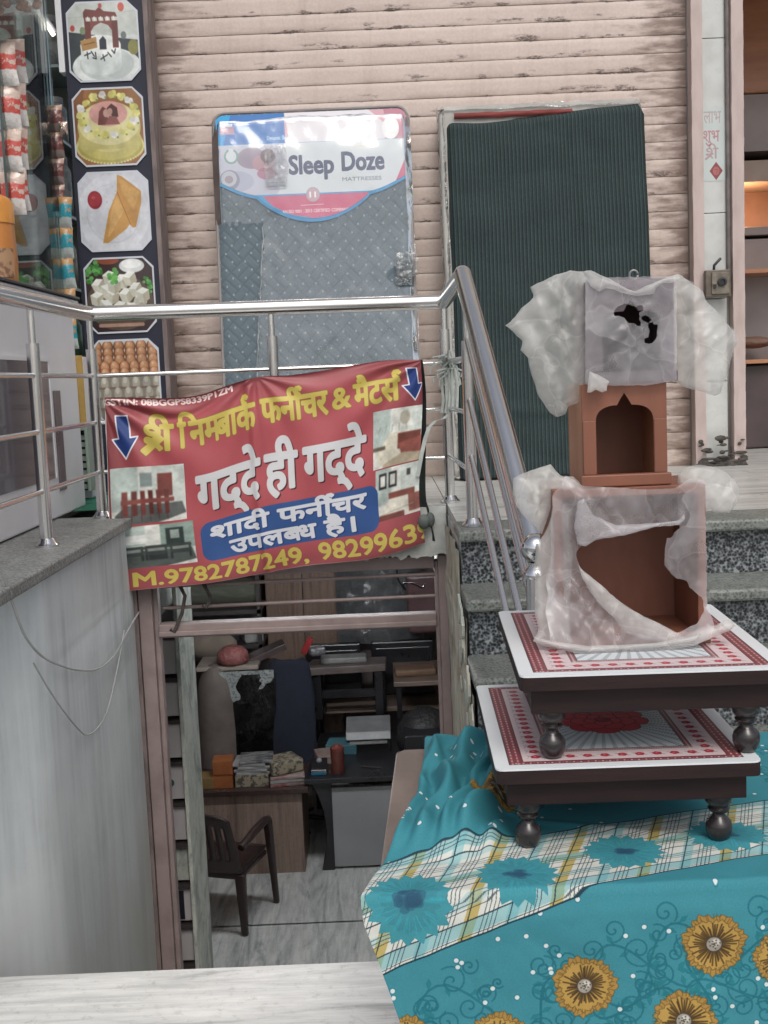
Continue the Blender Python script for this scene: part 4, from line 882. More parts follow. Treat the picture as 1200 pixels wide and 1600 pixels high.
si, sh_ = print_stripes()
STM = imat('striped_fabric', si, rough=.9, ibump=sh_, bd=.0002, dirt=.35)
def cover(u, v):
    sag = .018*math.exp(-((u-.28)/.25)**2)
    x0 = .327-.006*v; x1 = 1.172-.03*v*0
    x = x0+(x1-x0)*u+.008*noi(v*2, u*2, 31)*v; zt = 2.570-sag+.040*u; z = zt+(1.058-zt)*v
    y = YM(z)-.026-.014*noi(x*3, z*1.5, 32)-.014*abs(noi(x*2+z, z*4, 33))-.006*noi(x*9, z*3, 34)-.006*math.exp(-((x-.52-.12*(z-1.6))/.02)**2)-.007*math.exp(-((x-.95+.10*(z-1.6))/.016)**2)-.012*math.exp(-((v-.80-.05*u)/.015)**2)*.8
    cr = min(u, 1-u)*.87
    if cr < .03: y += (.03-cr)**2/.03*1.6
    if v < .02: y += (.02-v)*2.2
    if u > .97 and v < .03: z -= (u-.97)*.9*(1-v/.03); x -= (u-.97)*.2
    return Vector((x, y, z))
o2 = MB().grid(90, 130, cover).build('striped_cover', STM, None, smooth='all', fix=False, solid=.004)
tag(o2, 'dark green striped cloth hanging over the wrapped mattress', 'cloth cover')
cf = MB()

# ================================================================== RAILINGS
rail = thing('landing_railing', 'stainless steel railing round the left and back of the stairwell', 'railing', (-.97, 4.1, FZ))
def flange(mb, x, y, z): mb.lathe((x, y, z), [(.034, 0), (.034, .006), (.026, .012), (.021, .022), (.018, .024)], 18)
A = (-.975, 4.08); B = (.236, 4.16); RT = 1.755; DX, DY = .262, 3.48
mb = MB(); mb.tube([(A[0], A[1], RT), (B[0], B[1], RT-.005)], .0255, 20).ball((A[0], A[1], RT), .0262); mb.build('top_rail', STEEL, rail, smooth=True)
MB().tube([(A[0], A[1], RT), (-.955, 2.2, RT-.005)], .0255, 20).build('top_rail', STEEL, rail, smooth=True)
for x, y in (A, (-.972, 3.38), (-.968, 2.62)):
    mb = MB().tube([(x, y, FZ), (x, y, RT-.12)], .0185, 16); mb.tube([(x, y, RT-.13), (x, y, RT-.02)], .0105, 12); mb.build('post', STEEL, rail, smooth=True)
    f = MB(); flange(f, x, y, FZ+.006); f.build('base_flange', STEELD, rail, smooth=True)
x, y = -.36, 4.12; MB().tube([(x, y, FZ), (x, y, RT-.10)], .0185, 16).tube([(x, y, RT-.11), (x, y, RT-.02)], .0105).build('post', STEEL, rail, smooth=True)
for i, z in enumerate((1.545, 1.385, 1.215)):
    MB().tube([(A[0], A[1], z), (B[0], B[1], z-.005)], .0078, 10).build('rail_bar', STEEL, rail, smooth=True)
    MB().tube([(A[0], A[1], z), (-.968, 2.2, z)], .0078, 10).build('rail_bar', STEEL, rail, smooth=True)
st = thing('stair_railing', 'stainless steel stair handrail sloping down to a ball-topped newel post', 'railing', (.26, 3.5, FZ))
for (x, y) in (B, (DX, DY)):
    zz = RT-.10 if (x, y) == B else RT-.16
    MB().tube([(x, y, FZ), (x, y, zz)], .0175, 16).tube([(x, y, zz-.01), (x, y, RT)], .010).build('post', STEEL, st, smooth=True)
    f = MB(); flange(f, x, y, FZ+.001); f.build('base_flange', STEELD, st, smooth=True)
NW = (.335, 2.62); top = Vector((DX-.006, DY, 1.785)); low = Vector((NW[0], NW[1]+.03, 1.115))
MB().tube([(B[0], B[1], RT-.005), (B[0]+.004, B[1]-.05, RT), top+Vector((0, .03, .0)), top], .0255, 20).ball(top, .0262).build('top_rail', STEEL, st, smooth=True)
MB().tube([top, low], .0265, 22).build('hand_rail', STEEL, st, smooth=True)
for z in (1.545, 1.385, 1.215): MB().tube([(B[0], B[1], z), (DX, DY, z)], .0078, 10).build('rail_bar', STEEL, st, smooth=True)
dz = low.z-top.z
for z in (1.600, 1.43, 1.265):
    a = Vector((DX, DY, z)); b = Vector((NW[0]-.006, NW[1], z+dz*1.0+.03)); MB().tube([a, b], .0095, 12).build('slope_bar', STEEL, st, smooth=True)
zb = .0
MB().tube([(NW[0], NW[1], .25), (NW[0], NW[1], 1.045)], .0235, 24).lathe((NW[0], NW[1], 1.04), [(.030, 0), (.031, .006), (.029, .014), (.024, .020), (.017, .028), (.017, .034)], 24).build('newel_post', STEELD, st, smooth=True)
MB().ball((NW[0], NW[1], 1.106), .0335, 32, 20).build('newel_ball', STEELD, st, smooth='all')

# cords tying the banner
CORD = mat('white_plastic_strap', (.50, .54, .50), (.40, .43, .40), rough=.5, ns=30)
o = thing('tie_strap', 'frayed white plastic strap knotted on the corner post beside the banner', 'strap', (.23, 4.1, 1.5))
mb = MB()
K = P(700, 572, Y=4.08)
for k in range(26):
    a = rg.uniform(0, 6.28); L = rg.uniform(.02, .07); e = K+Vector((L*math.cos(a), -.01-.02*rg.random(), L*math.sin(a)*.8)); m_ = (K+e)/2+Vector((0, -.02, .01)); mb.tube([K, m_+Vector((.012*math.sin(k*2.1), -.012, .012*math.cos(k))), e, e+Vector((.008*math.sin(k), .004, -.02))], .0034, 5)
for k in range(5):
    q = [P(692+k*5+rg.uniform(-3, 3), y, Y=4.07-.01*k) for y in (575, 600, 625, 645)]; mb.tube(q, .0055, 6)
mb.ball(K, .016, 10, 8)
mb.build('knot', CORD, o, smooth=True)
mb = MB(); q = [P(x, y, Y=4.04) for x, y in [(700, 648), (692, 655), (680, 658), (670, 668), (664, 685), (658, 712), (652, 745)]]
for a, b in zip(q[:-1], q[1:]): mb.quad(a+Vector((-.006, 0, 0)), a+Vector((.008, -.004, .002)), b+Vector((.008, -.004, .002)), b+Vector((-.006, 0, 0)))
mb.build('loose_end', CORD, o, solid=.0015, fix=False)

# ================================================================== BANNER
def catm(pts, t):
    n_ = len(pts)-1; t = min(max(t, 0), 1)*n_; i = min(int(t), n_-1); f = t-i
    p0, p1, p2, p3 = pts[max(i-1, 0)], pts[i], pts[i+1], pts[min(i+2, n_)]
    return .5*((2*p1)+(p2-p0)*f+(2*p0-5*p1+4*p2-p3)*f*f+(3*p1-p0-3*p2+p3)*f*f*f)
BY = 4.055
topc = [P(x, y, Y=BY) for x, y in [(163, 621), (212, 621), (262, 622), (312, 617), (360, 601), (405, 589), (455, 586), (505, 579), (555, 570), (605, 563), (657, 562)]]
botc = [P(x, y, Y=BY) for x, y in [(178, 925), (235, 919), (290, 914), (340, 908), (390, 899), (435, 891), (485, 883), (530, 878), (575, 873), (620, 862), (664, 847)]]
lefc = [P(x, y, Y=BY) for x, y in [(163, 621), (168, 700), (171, 800), (175, 870), (178, 925)]]
rigc = [P(x, y, Y=BY) for x, y in [(657, 562), (660, 620), (657, 700), (655, 780), (664, 847)]]
def banner(u, v):
    t_, b_, l_, r_ = catm(topc, u), catm(botc, u), catm(lefc, v), catm(rigc, v)
    p = t_*(1-v)+b_*v+l_*(1-u)+r_*u-(topc[0]*(1-u)*(1-v)+topc[-1]*u*(1-v)+botc[0]*(1-u)*v+botc[-1]*u*v)
    # tension folds fanning from the tied corners, slack belly, vertical centre crease
    a1 = math.atan2(v*.62, u+.02); r1 = math.hypot(u, v*.6); a2 = math.atan2(v*.62, 1-u+.02); r2 = math.hypot(1-u, v*.6); a3 = math.atan2(v*.6, u-.49); r3 = math.hypot(u-.49, v*.6)
    y = .011*math.sin(a1*17)*math.exp(-r1*3.2)*min(1, r1*8)+.012*math.sin(a2*15+1)*math.exp(-r2*3)*min(1, r2*8)+.008*math.sin(a3*11+.5)*math.exp(-r3*3.0)*min(1, r3*8)
    y += .022*math.sin(math.pi*u)*math.sin(math.pi*min(1, v*1.05))*-.5
    y += -.010*math.exp(-((u-.455-.02*v)/.014)**2)+.006*noi(u*3, v*2.2, 41)+.003*noi(u*9, v*7, 42)+.012*math.exp(-((v-.03-.10*math.exp(-((u-.22)/.16)**2))/.02)**2)*math.exp(-((u-.22)/.18)**2)
    y += .010*math.sin((u*1.2+v*.9)*9+3*noi(u*2, v*2, 7))*(.25+.5*v)*.6
    return Vector((p.x, p.y+y-.01, p.z))
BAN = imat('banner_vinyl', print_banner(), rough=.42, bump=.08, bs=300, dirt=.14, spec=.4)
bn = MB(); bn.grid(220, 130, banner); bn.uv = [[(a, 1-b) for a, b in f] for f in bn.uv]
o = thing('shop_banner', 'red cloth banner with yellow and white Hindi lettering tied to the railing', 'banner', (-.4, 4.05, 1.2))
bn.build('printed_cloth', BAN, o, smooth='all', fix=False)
# the folded-back right edge shows the dark reverse
q = [P(x, y, Y=4.075) for x, y in [(655, 560), (664, 620), (664, 700), (668, 770), (676, 792), (682, 830), (664, 838), (650, 838)]]
MB().grid(8, 30, lambda u, v: Vector((catm(rigc, v).x-.03+u*(.038+.022*v*(1 if v < .8 else 1.3)), 4.066+.02*math.sin(u*3)+.006*noi(u*4, v*9, 3), catm(rigc, v).z))).build('folded_edge', mat('dark_banner_back', (.045, .055, .055), (.02, .025, .025), rough=.7), o, smooth='all', fix=False)
o3 = MB().ball(P(662, 815, Y=4.03), .020, 12, 8, (1, .8, 1.3)).ball(P(672, 812, Y=4.05), .024, 12, 8, (.7, .9, 1.1)).build('cloth_knot', mat('grey_green_rag', (.13, .15, .14), (.08, .095, .09), rough=.9, ns=30, bump=.8, bs=60, bd=.004), o, smooth='all')

# two loose cables on the stairwell wall
o = thing('hanging_cable', 'pale cable looping down the grey wall, the upper of two', 'cable', (-.88, 3.2, .8))
WIRE = mat('grey_cable', (.42, .43, .43), (.33, .34, .34), rough=.6)
q = [P(x, y, X=-.880) for x, y in [(-12, 850), (8, 905), (22, 950), (40, 995), (65, 1025), (95, 1040), (125, 1047), (155, 1044), (180, 1022), (200, 985), (218, 955)]]
MB().tube([catm(q, t/60) for t in range(61)], .0032, 6).build('cable_sheath', WIRE, o, smooth=True)
o = thing('hanging_cable', 'thin pale cable in a deep loop on the grey wall, the lower of two', 'cable', (-.88, 3.2, .6))
q = [P(x, y, X=-.880) for x, y in [(52, 1035), (75, 1075), (100, 1112), (125, 1142), (136, 1148), (150, 1140), (166, 1115), (178, 1070), (188, 1020), (194, 985)]]
MB().tube([catm(q, t/60) for t in range(61)], .0022, 6).build('cable_sheath', WIRE, o, smooth=True)

# ================================================================== BASEMENT DOORWAY
dr = thing('basement_door_frame', 'pinkish steel door frame with a barred transom above the basement room', 'door frame', (-.33, 4.15, -2.1))
def barZ(py, px=450): return P(px, py, Y=4.15).z
zt, zm = .868, barZ(975)
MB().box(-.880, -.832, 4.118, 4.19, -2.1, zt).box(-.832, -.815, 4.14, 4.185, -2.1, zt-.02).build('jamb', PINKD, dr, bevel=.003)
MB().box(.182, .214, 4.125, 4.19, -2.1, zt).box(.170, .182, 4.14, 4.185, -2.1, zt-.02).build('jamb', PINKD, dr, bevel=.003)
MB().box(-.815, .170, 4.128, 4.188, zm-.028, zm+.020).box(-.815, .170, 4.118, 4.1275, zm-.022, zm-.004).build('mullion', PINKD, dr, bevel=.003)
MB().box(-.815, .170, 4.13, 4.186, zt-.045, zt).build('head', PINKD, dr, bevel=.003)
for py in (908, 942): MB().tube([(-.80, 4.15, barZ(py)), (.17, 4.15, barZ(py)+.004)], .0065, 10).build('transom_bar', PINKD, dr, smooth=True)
o = thing('door_hook', 'dark iron hooks hanging on the transom bars at the left', 'hook', (-.7, 4.12, .75))
for k, (a, b) in enumerate([((281, 915), (272, 988)), ((318, 912), (322, 950))]):
    p, q = P(*a, Y=4.12), P(*b, Y=4.12); MB().tube([p, p+Vector((.018, -.01, -.035)), p*.4+q*.6+Vector((.02, 0, 0)), q, q+Vector((-.012, 0, .012))], .0065, 8).build('hook', DIRT, o, smooth=True)

def F(px, py, Y): return P(px, py, Y=Y)
# ---- rack inside the door, left
RX0, RX1, RY0, RY1 = -1.45, -.832, 4.60, 4.95
rk = thing('display_rack', 'tall white rack of square drawers just inside the doorway at the left', 'rack', (-1.1, 4.7, -2.1))
MGR = m_marble('rack_marble_print', (.60, .63, .58), (.27, .31, .29), (3, 2, 1.5), 3.0, .40, .56, .4)
MB().box(RX1-.016, RX1, RY0, RY1, -2.1, .84).build('side_panel', MGR, rk, bevel=.002)
MB().box(RX0, RX0+.02, RY0, RY1, -2.1, .84).build('side_panel', WHITE, rk)
MB().box(RX0+.02, RX1-.016, RY1-.02, RY1-.005, -2.1, .62).build('back_panel', WHITE, rk)
DRW = mat('drawer_front', (.56, .54, .55), (.46, .44, .45), rough=.5, ns=5); SHF = mat('dark_shelf_edge', (.06, .05, .05), (.04, .035, .035), rough=.5)
zz = .515; k = 0; marks = {1: (.10, .065, .055), 2: (.03, .17, .28), 3: (.04, .12, .10), 4: (.16, .10, .09), 5: (.05, .08, .07), 6: (.02, .02, .03), 7: (.05, .05, .055), 8: (.12, .1, .1)}
while zz > -2.0:
    MB().box(RX0+.02, RX1-.016, RY0+.012, RY1-.02, zz-.014, zz).build('shelf', SHF, rk)
    MB().box(RX0+.03, RX1-.022, RY0+.03, RY0+.05, zz-.158, zz-.02).build('drawer', DRW if k % 8 != 5 else MGR, rk, bevel=.002)
    mk = marks.get(k % 9)
    if mk:
        s_ = MB(); cx = RX1-.095
        if k == 3: s_.lathe((0, 0, 0), [(.016, 0), (.016, .003)], 14, Matrix.Translation((cx+.02, RY0+.0298, zz-.09)) @ Matrix.Rotation(R_(90), 4, 'X'))
        else: s_.box(cx-.012, cx+(.045 if k == 6 else .018), RY0+.0265, RY0+.0302, zz-.15, zz-.03)
        s_.build('sticker', mat('sticker_%d' % k, mk, mk, rough=.4), rk)
    zz -= .172; k += 1

# ---- armchair
def bbox_leg(mb, a, b, wa, wb, ta, tb):
    a, b = Vector(a), Vector(b); vs = []
    for p, w_, t_ in ((a, wa, ta), (b, wb, tb)): vs += [p+Vector((dx*w_/2, dy*t_/2, 0)) for dx, dy in ((-1, -1), (1, -1), (1, 1), (-1, 1))]
    mb.add(vs, [(0, 1, 2, 3), (4, 7, 6, 5), (0, 4, 5, 1), (1, 5, 6, 2), (2, 6, 7, 3), (3, 7, 4, 0)]); return mb
CHM = mat('brown_plastic', (.045, .028, .026), (.035, .021, .02), rough=.35, ns=4, coat=.1)
ch = thing('plastic_armchair', 'dark brown moulded plastic armchair with slotted back facing the wooden desk', 'armchair', (-1.19, 7.72, -2.1), -.30)
L_ = dict(local=True, bevel=.012)
MB().grid(12, 12, lambda u, v: Vector(((u-.5)*.46, (v-.5)*.44, .41-.02*math.sin(u*math.pi)*math.sin(v*math.pi)+.015*(v > .9)))).build('seat', CHM, ch, True, local=True, solid=.012)
MB().box(-.23, .23, -.22, .22, .36, .398).build('seat_skirt', CHM, ch, **L_)
for sx in (-1, 1):
    bbox_leg(MB(), (sx*.25, -.25, 0), (sx*.215, -.20, .40), .045, .075, .035, .05).build('leg', CHM, ch, **L_)
    bbox_leg(MB(), (sx*.27, .25, 0), (sx*.25, .21, .62), .04, .06, .035, .05).build('leg', CHM, ch, **L_)
    MB().tube([(sx*.25, .22, .615), (sx*.262, .12, .64), (sx*.258, -.06, .625), (sx*.235, -.21, .58)], [.026, .03, .03, .026], 10).build('armrest', CHM, ch, True, local=True)
bk = MB()
def backf(u, v): return Vector(((u-.5)*(.46-.05*v*v), -.20-.10*v-.035*(1-4*(u-.5)**2)*1, .40+.44*v-.05*(2*abs(u-.5))**3*v))
bk.grid(22, 16, backf, lambda u, v: not (.25 < v < .80 and 3 <= int(u*22) <= 18 and int(u*22) % 3 == 0)); bk.build('backrest', CHM, ch, True, local=True, solid=.014)

# ---- wooden counter and what stands on it
WDL = m_marble('striped_laminate', (.34, .25, .20), (.16, .10, .085), (6, 6, .5), 2.0, .3, .7, .4)
D1 = thing('wood_counter', 'striped brown laminate counter with a dark top behind the armchair', 'counter', (-1.1, 8.6, -2.1))
MB().box(-1.60, -.69, 8.38, 8.42, -2.1, -1.49).build('front_panel', WDL, D1)
MB().box(-.73, -.69, 8.42, 8.98, -2.1, -1.49).build('side_panel', WDL, D1)
MB().box(-1.64, -.635, 8.34, 9.02, -1.488, -1.445).build('top', mat('dark_counter_top', (.06, .035, .032), (.04, .024, .022), rough=.3), D1, bevel=.006)
def boxthing(name, label, cat, x, y, z, sx, sy, sz, m_, rot=0, group=None, bev=.004, extra=None):
    t_ = thing(name, label, cat, (x, y, z), rot, group); MB().box(-sx/2, sx/2, -sy/2, sy/2, 0, sz).build('body', m_, t_, local=True, bevel=bev)
    if extra: extra(t_)
    return t_
ORM = mat('orange_card', (.36, .12, .04), (.28, .09, .03), rough=.5); SPK = mat('speckled_paper', (.30, .26, .19), (.07, .06, .05), rough=.6, ns=34, lo=.50, hi=.58)
PAP = mat('white_paper', (.34, .34, .33), (.24, .24, .24), rough=.6, ns=9); YEL = mat('mustard_card', (.28, .18, .06), (.2, .13, .05), rough=.6)
MAG = mat('glossy_magazine', (.30, .30, .30), (.05, .05, .055), rough=.3, ns=12, stretch=(1, 3, 1), lo=.45, hi=.6)
boxthing('carton', 'low mustard carton at the left end of the wooden counter', 'box', -1.42, 8.47, -1.445, .18, .16, .085, YEL)
lid = lambda t_: MB().box(-.078, .078, -.078, .078, .098, .104).build('lid_edge', mat('orange_shade', (.24, .07, .02), rough=.5), t_, local=True)
boxthing('carton', 'bright orange carton, the lower of two on the wooden counter', 'box', -1.265, 8.47, -1.445, .150, .15, .104, ORM, extra=lid)
boxthing('carton', 'bright orange carton, the upper of two on the wooden counter', 'box', -1.262, 8.47, -1.340, .146, .15, .104, ORM, .04, extra=None)
boxthing('carton', 'speckled beige box under the grey magazines on the counter', 'box', -1.05, 8.50, -1.445, .245, .2, .09, SPK)
for k in range(5):
    boxthing('magazine', ['thick grey magazine resting on the speckled beige box', 'grey magazine with a worn cover, second from the bottom of its pile', 'grey magazine in the middle of its pile on the counter', 'grey magazine just below the topmost one', 'topmost glossy grey magazine with black print on the counter'][k], 'magazine', -1.045+.006*k*(-1)**k, 8.52, -1.355+k*.021, .245, .23, .019, MAG if k == 4 else PAP, .05*(-1)**k)
for k, (lb_, m_) in enumerate([('red-edged catalogue at the bottom of the pile by the counter corner', mat('red_edge', (.22, .05, .05), (.3, .26, .24), ns=20)), ('pale catalogue in the middle of the pile by the counter corner', PAP), ('pink-edged catalogue under the speckled stone block', mat('pink_edge', (.30, .16, .15), (.35, .3, .28), ns=20))]):
    boxthing('catalogue', lb_, 'catalogue', -.815+.008*k, 8.50, -1.445+k*.026, .25, .23, .024, m_, .22-.05*k)
boxthing('speckled_block', 'chunky speckled beige block on top of the catalogues', 'block', -.83, 8.52, -1.367, .25, .22, .10, SPK, .5, bev=.015)

# ---- black desk
D2 = thing('black_desk', 'black office desk with a curved side and a pale end panel', 'desk', (-.3, 8.8, -2.1))
MB().box(-.47, -.02, 8.405, 8.43, -2.08, -1.48).build('end_panel', mat('pale_panel', (.36, .37, .38), (.30, .31, .32), rough=.5, kind='World', ns=2), D2)
MB().prism([(-.62, -1.43), (-.47, -1.43), (-.47, -2.1), (-.565, -2.1), (-.535, -1.95), (-.52, -1.8), (-.535, -1.65), (-.575, -1.52)], 8.39, 8.46).build('curved_side', BLACK, D2, bevel=.006)
MB().box(-.02, .06, 8.40, 8.46, -2.1, -1.43).build('side_post', BLACK, D2)
MB().prism([(-.66, 8.36), (.5, 8.36), (.5, 9.5), (-.60, 9.5), (-.63, 9.0)], -1.43, -1.39, 'z').build('top', BLACK, D2, bevel=.006)
pr = thing('printer', 'grey and white printer on the black desk', 'printer', (-.22, 8.98, -1.39)); MB().box(-.36, -.02, 8.95, 9.25, -1.39, -1.29).build('body', BLACK, pr, bevel=.01)
MB().prism([(8.93, -1.29), (9.25, -1.24), (9.25, -1.19), (8.97, -1.235)], -.37, -.02, 'x').build('lid', mat('printer_grey', (.22, .23, .24), (.30, .31, .31), rough=.4, ns=9), pr, bevel=.006); MB().box(-.34, -.05, 8.90, 8.95, -1.315, -1.305).build('paper_tray', PAP, pr)
jr = thing('brown_jar', 'brown lidded plastic jar on the black desk', 'jar', (-.42, 8.5, -1.39)); MB().lathe((-.42, 8.5, -1.39), [(.05, 0), (.052, .02), (.047, .07), (.052, .13), (.05, .17)], 20).build('body', mat('brown_plastic_jar', (.14, .045, .035), (.1, .03, .025), rough=.3), jr, smooth=True); MB().lathe((-.42, 8.5, -1.22), [(.052, 0), (.052, .02), (.03, .03), (.02, .042)], 20).build('lid', mat('jar_lid', (.18, .05, .04), rough=.4), jr, smooth=True)
boxthing('paper_stack', 'stack of pinkish papers on the black desk', 'papers', -.50, 8.80, -1.39, .20, .22, .06, mat('pink_paper', (.35, .25, .22), (.24, .18, .16), ns=20, stretch=(1, 1, 20)), .2)
boxthing('blue_folder', 'teal blue folder behind the pinkish papers', 'folder', -.40, 9.0, -1.39, .24, .2, .075, mat('teal_card', (.08, .22, .26), (.06, .15, .19)), -.1)
pn = thing('pen', 'dark pen lying on the black desk', 'pen', (-.16, 8.55, -1.386)); MB().tube([(-.25, 8.58, -1.383), (-.10, 8.53, -1.383)], [.007, .005], 8).build('barrel', SHF, pn, smooth=True)
rd = thing('card_machine', 'small black and blue gadget at the desk corner', 'gadget', (-.56, 8.52, -1.39)); MB().prism([(8.44, -1.39), (8.58, -1.39), (8.58, -1.30), (8.46, -1.355)], -.62, -.50, 'x').build('body', BLACK, rd, bevel=.006); MB().box(-.615, -.51, 8.43, 8.44, -1.385, -1.368).build('blue_strip', mat('blue_strip', (.03, .2, .33), rough=.3), rd); MB().ball((-.56, 8.55, -1.315), .022).build('dial', mat('grey_dial', (.3, .3, .32)), rd, smooth='all')

# ---- office chair
oc = thing('office_chair', 'tall dark navy padded office chair behind the counter', 'office chair', (-.78, 9.15, -2.1))
NVF = mat('navy_fabric', (.010, .013, .026), (.016, .020, .036), rough=.9, ns=6)
def padf(u, v):
    w_ = .175*(1-.16*max(0, v-.7)/.3*1.2)*(1 if v < .94 else 1-.3*((v-.94)/.06)**2); return Vector((-.785+(u-.5)*2*w_, 8.97-.05*math.cos((u-.5)*3)*(1-.3*v)+.05*v, -1.60+.955*v))
MB().grid(14, 26, padf).build('backrest', NVF, oc, smooth='all', solid=.07, fix=False)
MB().box(-1.02, -.55, 9.05, 9.5, -1.68, -1.58).build('seat', NVF, oc, bevel=.03, seg=3); MB().tube([(-.785, 9.27, -1.68), (-.785, 9.27, -2.0)], .025).build('gas_column', BLACK, oc, smooth=True)
for a in range(5): MB().tube([(-.785, 9.27, -2.0), (-.785+.28*math.cos(a*1.257), 9.27+.28*math.sin(a*1.257), -2.05)], [.022, .014]).build('base_leg', BLACK, oc, smooth=True)

# ---- things stacked at the back
BEIG = mat('beige_bale_cover', (.17, .14, .125), (.12, .10, .09), rough=.7, ns=5, bump=.5, bs=14, bd=.01)
o = thing('upright_bolster', 'tall rounded beige wrapped bolster standing left of the black bundle', 'bolster', (-1.38, 9.0, -2.1))
MB().lathe((-1.36, 9.0, -2.1), [(.14, 0), (.16, .05), (.165, .5), (.16, 1.15), (.13, 1.33), (.07, 1.43), (.01, 1.45)], 22).build('cover', BEIG, o, smooth=True)
BLKP = m_film('black_poly', .95, (.012, .012, .014), .14, 10, vary=.05, gl=.5)
o = thing('black_bundle', 'bundle wrapped in glossy black plastic with a white lace top', 'bundle', (-1.12, 9.1, -2.1))
MB().grid(30, 40, lambda u, v: Vector((-1.31+.42*u, 8.95-.04*math.sin(u*3.14)-.02*abs(noi(u*3, v*7, 51)), -2.0+1.27*v))).build('black_wrap', BLKP, o, smooth='all', fix=False)
MB().box(-1.30, -.90, 8.97, 9.4, -2.1, -.72).build('core', BLACK, o, bevel=.02)
LACE = mat('white_lace', (.32, .34, .34), (.13, .15, .15), rough=.8, ns=55, lo=.5, hi=.6)
def lace(u, v):
    return Vector((-1.32+.42*u, 8.915-.01*noi(u*5, v*4, 3), -.70-v*(.36-.30*u+.018*abs(math.sin(u*22)))))
MB().grid(60, 12, lace).build('lace_cloth', LACE, o, smooth='all', fix=False)
MB().box(-1.50, -1.02, 8.94, 9.3, -.70, -.665).build('board', mat('pale_board', (.36, .31, .27), (.28, .24, .21)), o, bevel=.006)
o = thing('pink_bag', 'crumpled pink polythene bag on the pale board at the back', 'bag', (-1.23, 9.0, -.66))
MB().lathe((-1.22, 9.02, -.665), [(.09, 0), (.125, .03), (.12, .09), (.08, .13), (.02, .15)], 20).build('bag', mat('pink_polythene', (.36, .14, .13), (.26, .09, .09), rough=.35, ns=14, bump=1, bs=30, bd=.02), o, smooth='all')
boxthing('wrapped_parcel', 'flat dark wrapped parcel tilted beside the pink bag', 'parcel', -1.0, 9.2, -.66, .38, .2, .05, mat('dark_parcel', (.12, .085, .085), (.07, .05, .05), rough=.3, ns=8), .3).rotation_euler = (0, -.34, .2)
boxthing('red_packet', 'small red packet leaning on the parcels behind the office chair', 'packet', -.69, 9.25, -.66, .05, .05, .14, mat('red_packet', (.35, .03, .03), (.25, .02, .02), rough=.4)).rotation_euler = (0, .5, 0)
boxthing('silver_packet', 'crumpled silver packet beside the red one', 'packet', -.58, 9.25, -.68, .13, .08, .07, mat('silver_packet', (.4, .4, .42), (.2, .2, .22), rough=.3, ns=30, metal=.5, bump=1, bs=50, bd=.01), .4, bev=.02)
bn_ = thing('wooden_bench', 'low grey-brown wooden bench with dark legs stacked behind the desk', 'bench', (-.37, 9.5, -1.2))
GBW = mat('greyed_wood', (.17, .135, .13), (.11, .085, .08), rough=.45, ns=5, stretch=(1, 8, 8), coat=.1)
MB().prism([(-.72, 9.30), (-.04, 9.36), (-.03, 9.62), (-.64, 9.62)], -.86, -.80, 'z').build('seat', GBW, bn_, bevel=.006)
for x, y in ((-.60, 9.38), (-.10, 9.40), (-.58, 9.58), (-.08, 9.58)): MB().box(x-.035, x+.035, y-.03, y+.03, -1.24, -.862).build('leg', BLACK, bn_, bevel=.005)
MB().box(-.60, -.10, 9.42, 9.45, -1.08, -1.02).build('stretcher', BLACK, bn_)
boxthing('folded_towels', 'folded white cloth lying on the wooden bench', 'cloth', -.38, 9.50, -.80, .38, .16, .05, PAP, .02, bev=.015)
LT_ = mat('low_table_top', (.26, .19, .155), (.19, .14, .115), rough=.35, ns=5)
tb = thing('low_table', 'brown low table loaded with brown envelopes behind the black desk', 'table', (-.2, 9.9, -2.1)); MB().box(-.70, .80, 9.62, 10.3, -1.27, -1.23).build('top', LT_, tb, bevel=.006)
for x, y in ((-.64, 9.68), (.74, 9.68), (-.64, 10.22), (.74, 10.22)): MB().box(x-.03, x+.03, y-.03, y+.03, -2.1, -1.27).build('leg', BLACK, tb)
tb = thing('side_board', 'pale brown board shelf at the right rear of the basement', 'shelf', (.3, 9.6, -1.1)); MB().prism([(.02, 9.3), (.62, 9.3), (.62, 10.0), (.02, 10.0)], -.98, -.94, 'z').build('top', LT_, tb, bevel=.006)
for x, y in ((.06, 9.34), (.58, 9.34), (.06, 9.96), (.58, 9.96)): MB().box(x-.02, x+.02, y-.02, y+.02, -2.1, -.98).build('leg', BLACK, tb)
boxthing('brown_envelope', 'brown paper parcel on the pale shelf at the rear', 'parcel', .20, 9.55, -.94, .34, .2, .06, mat('kraft', (.24, .15, .10), (.18, .11, .07), rough=.6), .06, bev=.02)
o = thing('black_bag', 'slumped black bag on the right end of the black desk', 'bag', (.28, 8.95, -1.39)); MB().lathe((.25, 8.95, -1.39), [(.20, 0), (.23, .06), (.22, .18), (.16, .28), (.06, .33), (.01, .335)], 22).build('bag', mat('black_nylon', (.018, .018, .02), (.03, .03, .032), rough=.5, ns=12, bump=1, bs=20, bd=.02), o, smooth='all')
o = thing('black_box', 'large black box standing on the floor behind the desk', 'box', (.25, 8.7, -2.1)); MB().box(.08, .55, 8.60, 8.94, -1.39, -1.17).build('body', BLACK, o, bevel=.01)
for k, (xa, xb, ya, yb) in enumerate([(478, 566, 1008, 1062), (580, 678, 1003, 1060)]):
    a, b = F(xa, ya, 10.0), F(xb, yb, 10.0); t_ = thing('headboard', ['black leather headboard left of the gap at the rear', 'black leather headboard at the right rear'][k], 'headboard', (a.x, 10, -1.2)); MB().box(a.x, b.x, 9.98, 10.06, -1.23, a.z).build('panel', BLACK, t_, bevel=.012)
    MB().box(a.x+.03, b.x-.03, 9.965, 9.982, -1.10, a.z-.05).build('cushion', BLACK, t_, bevel=.008)
a, b = F(414, 900, 10.3), F(535, 1016, 10.3)
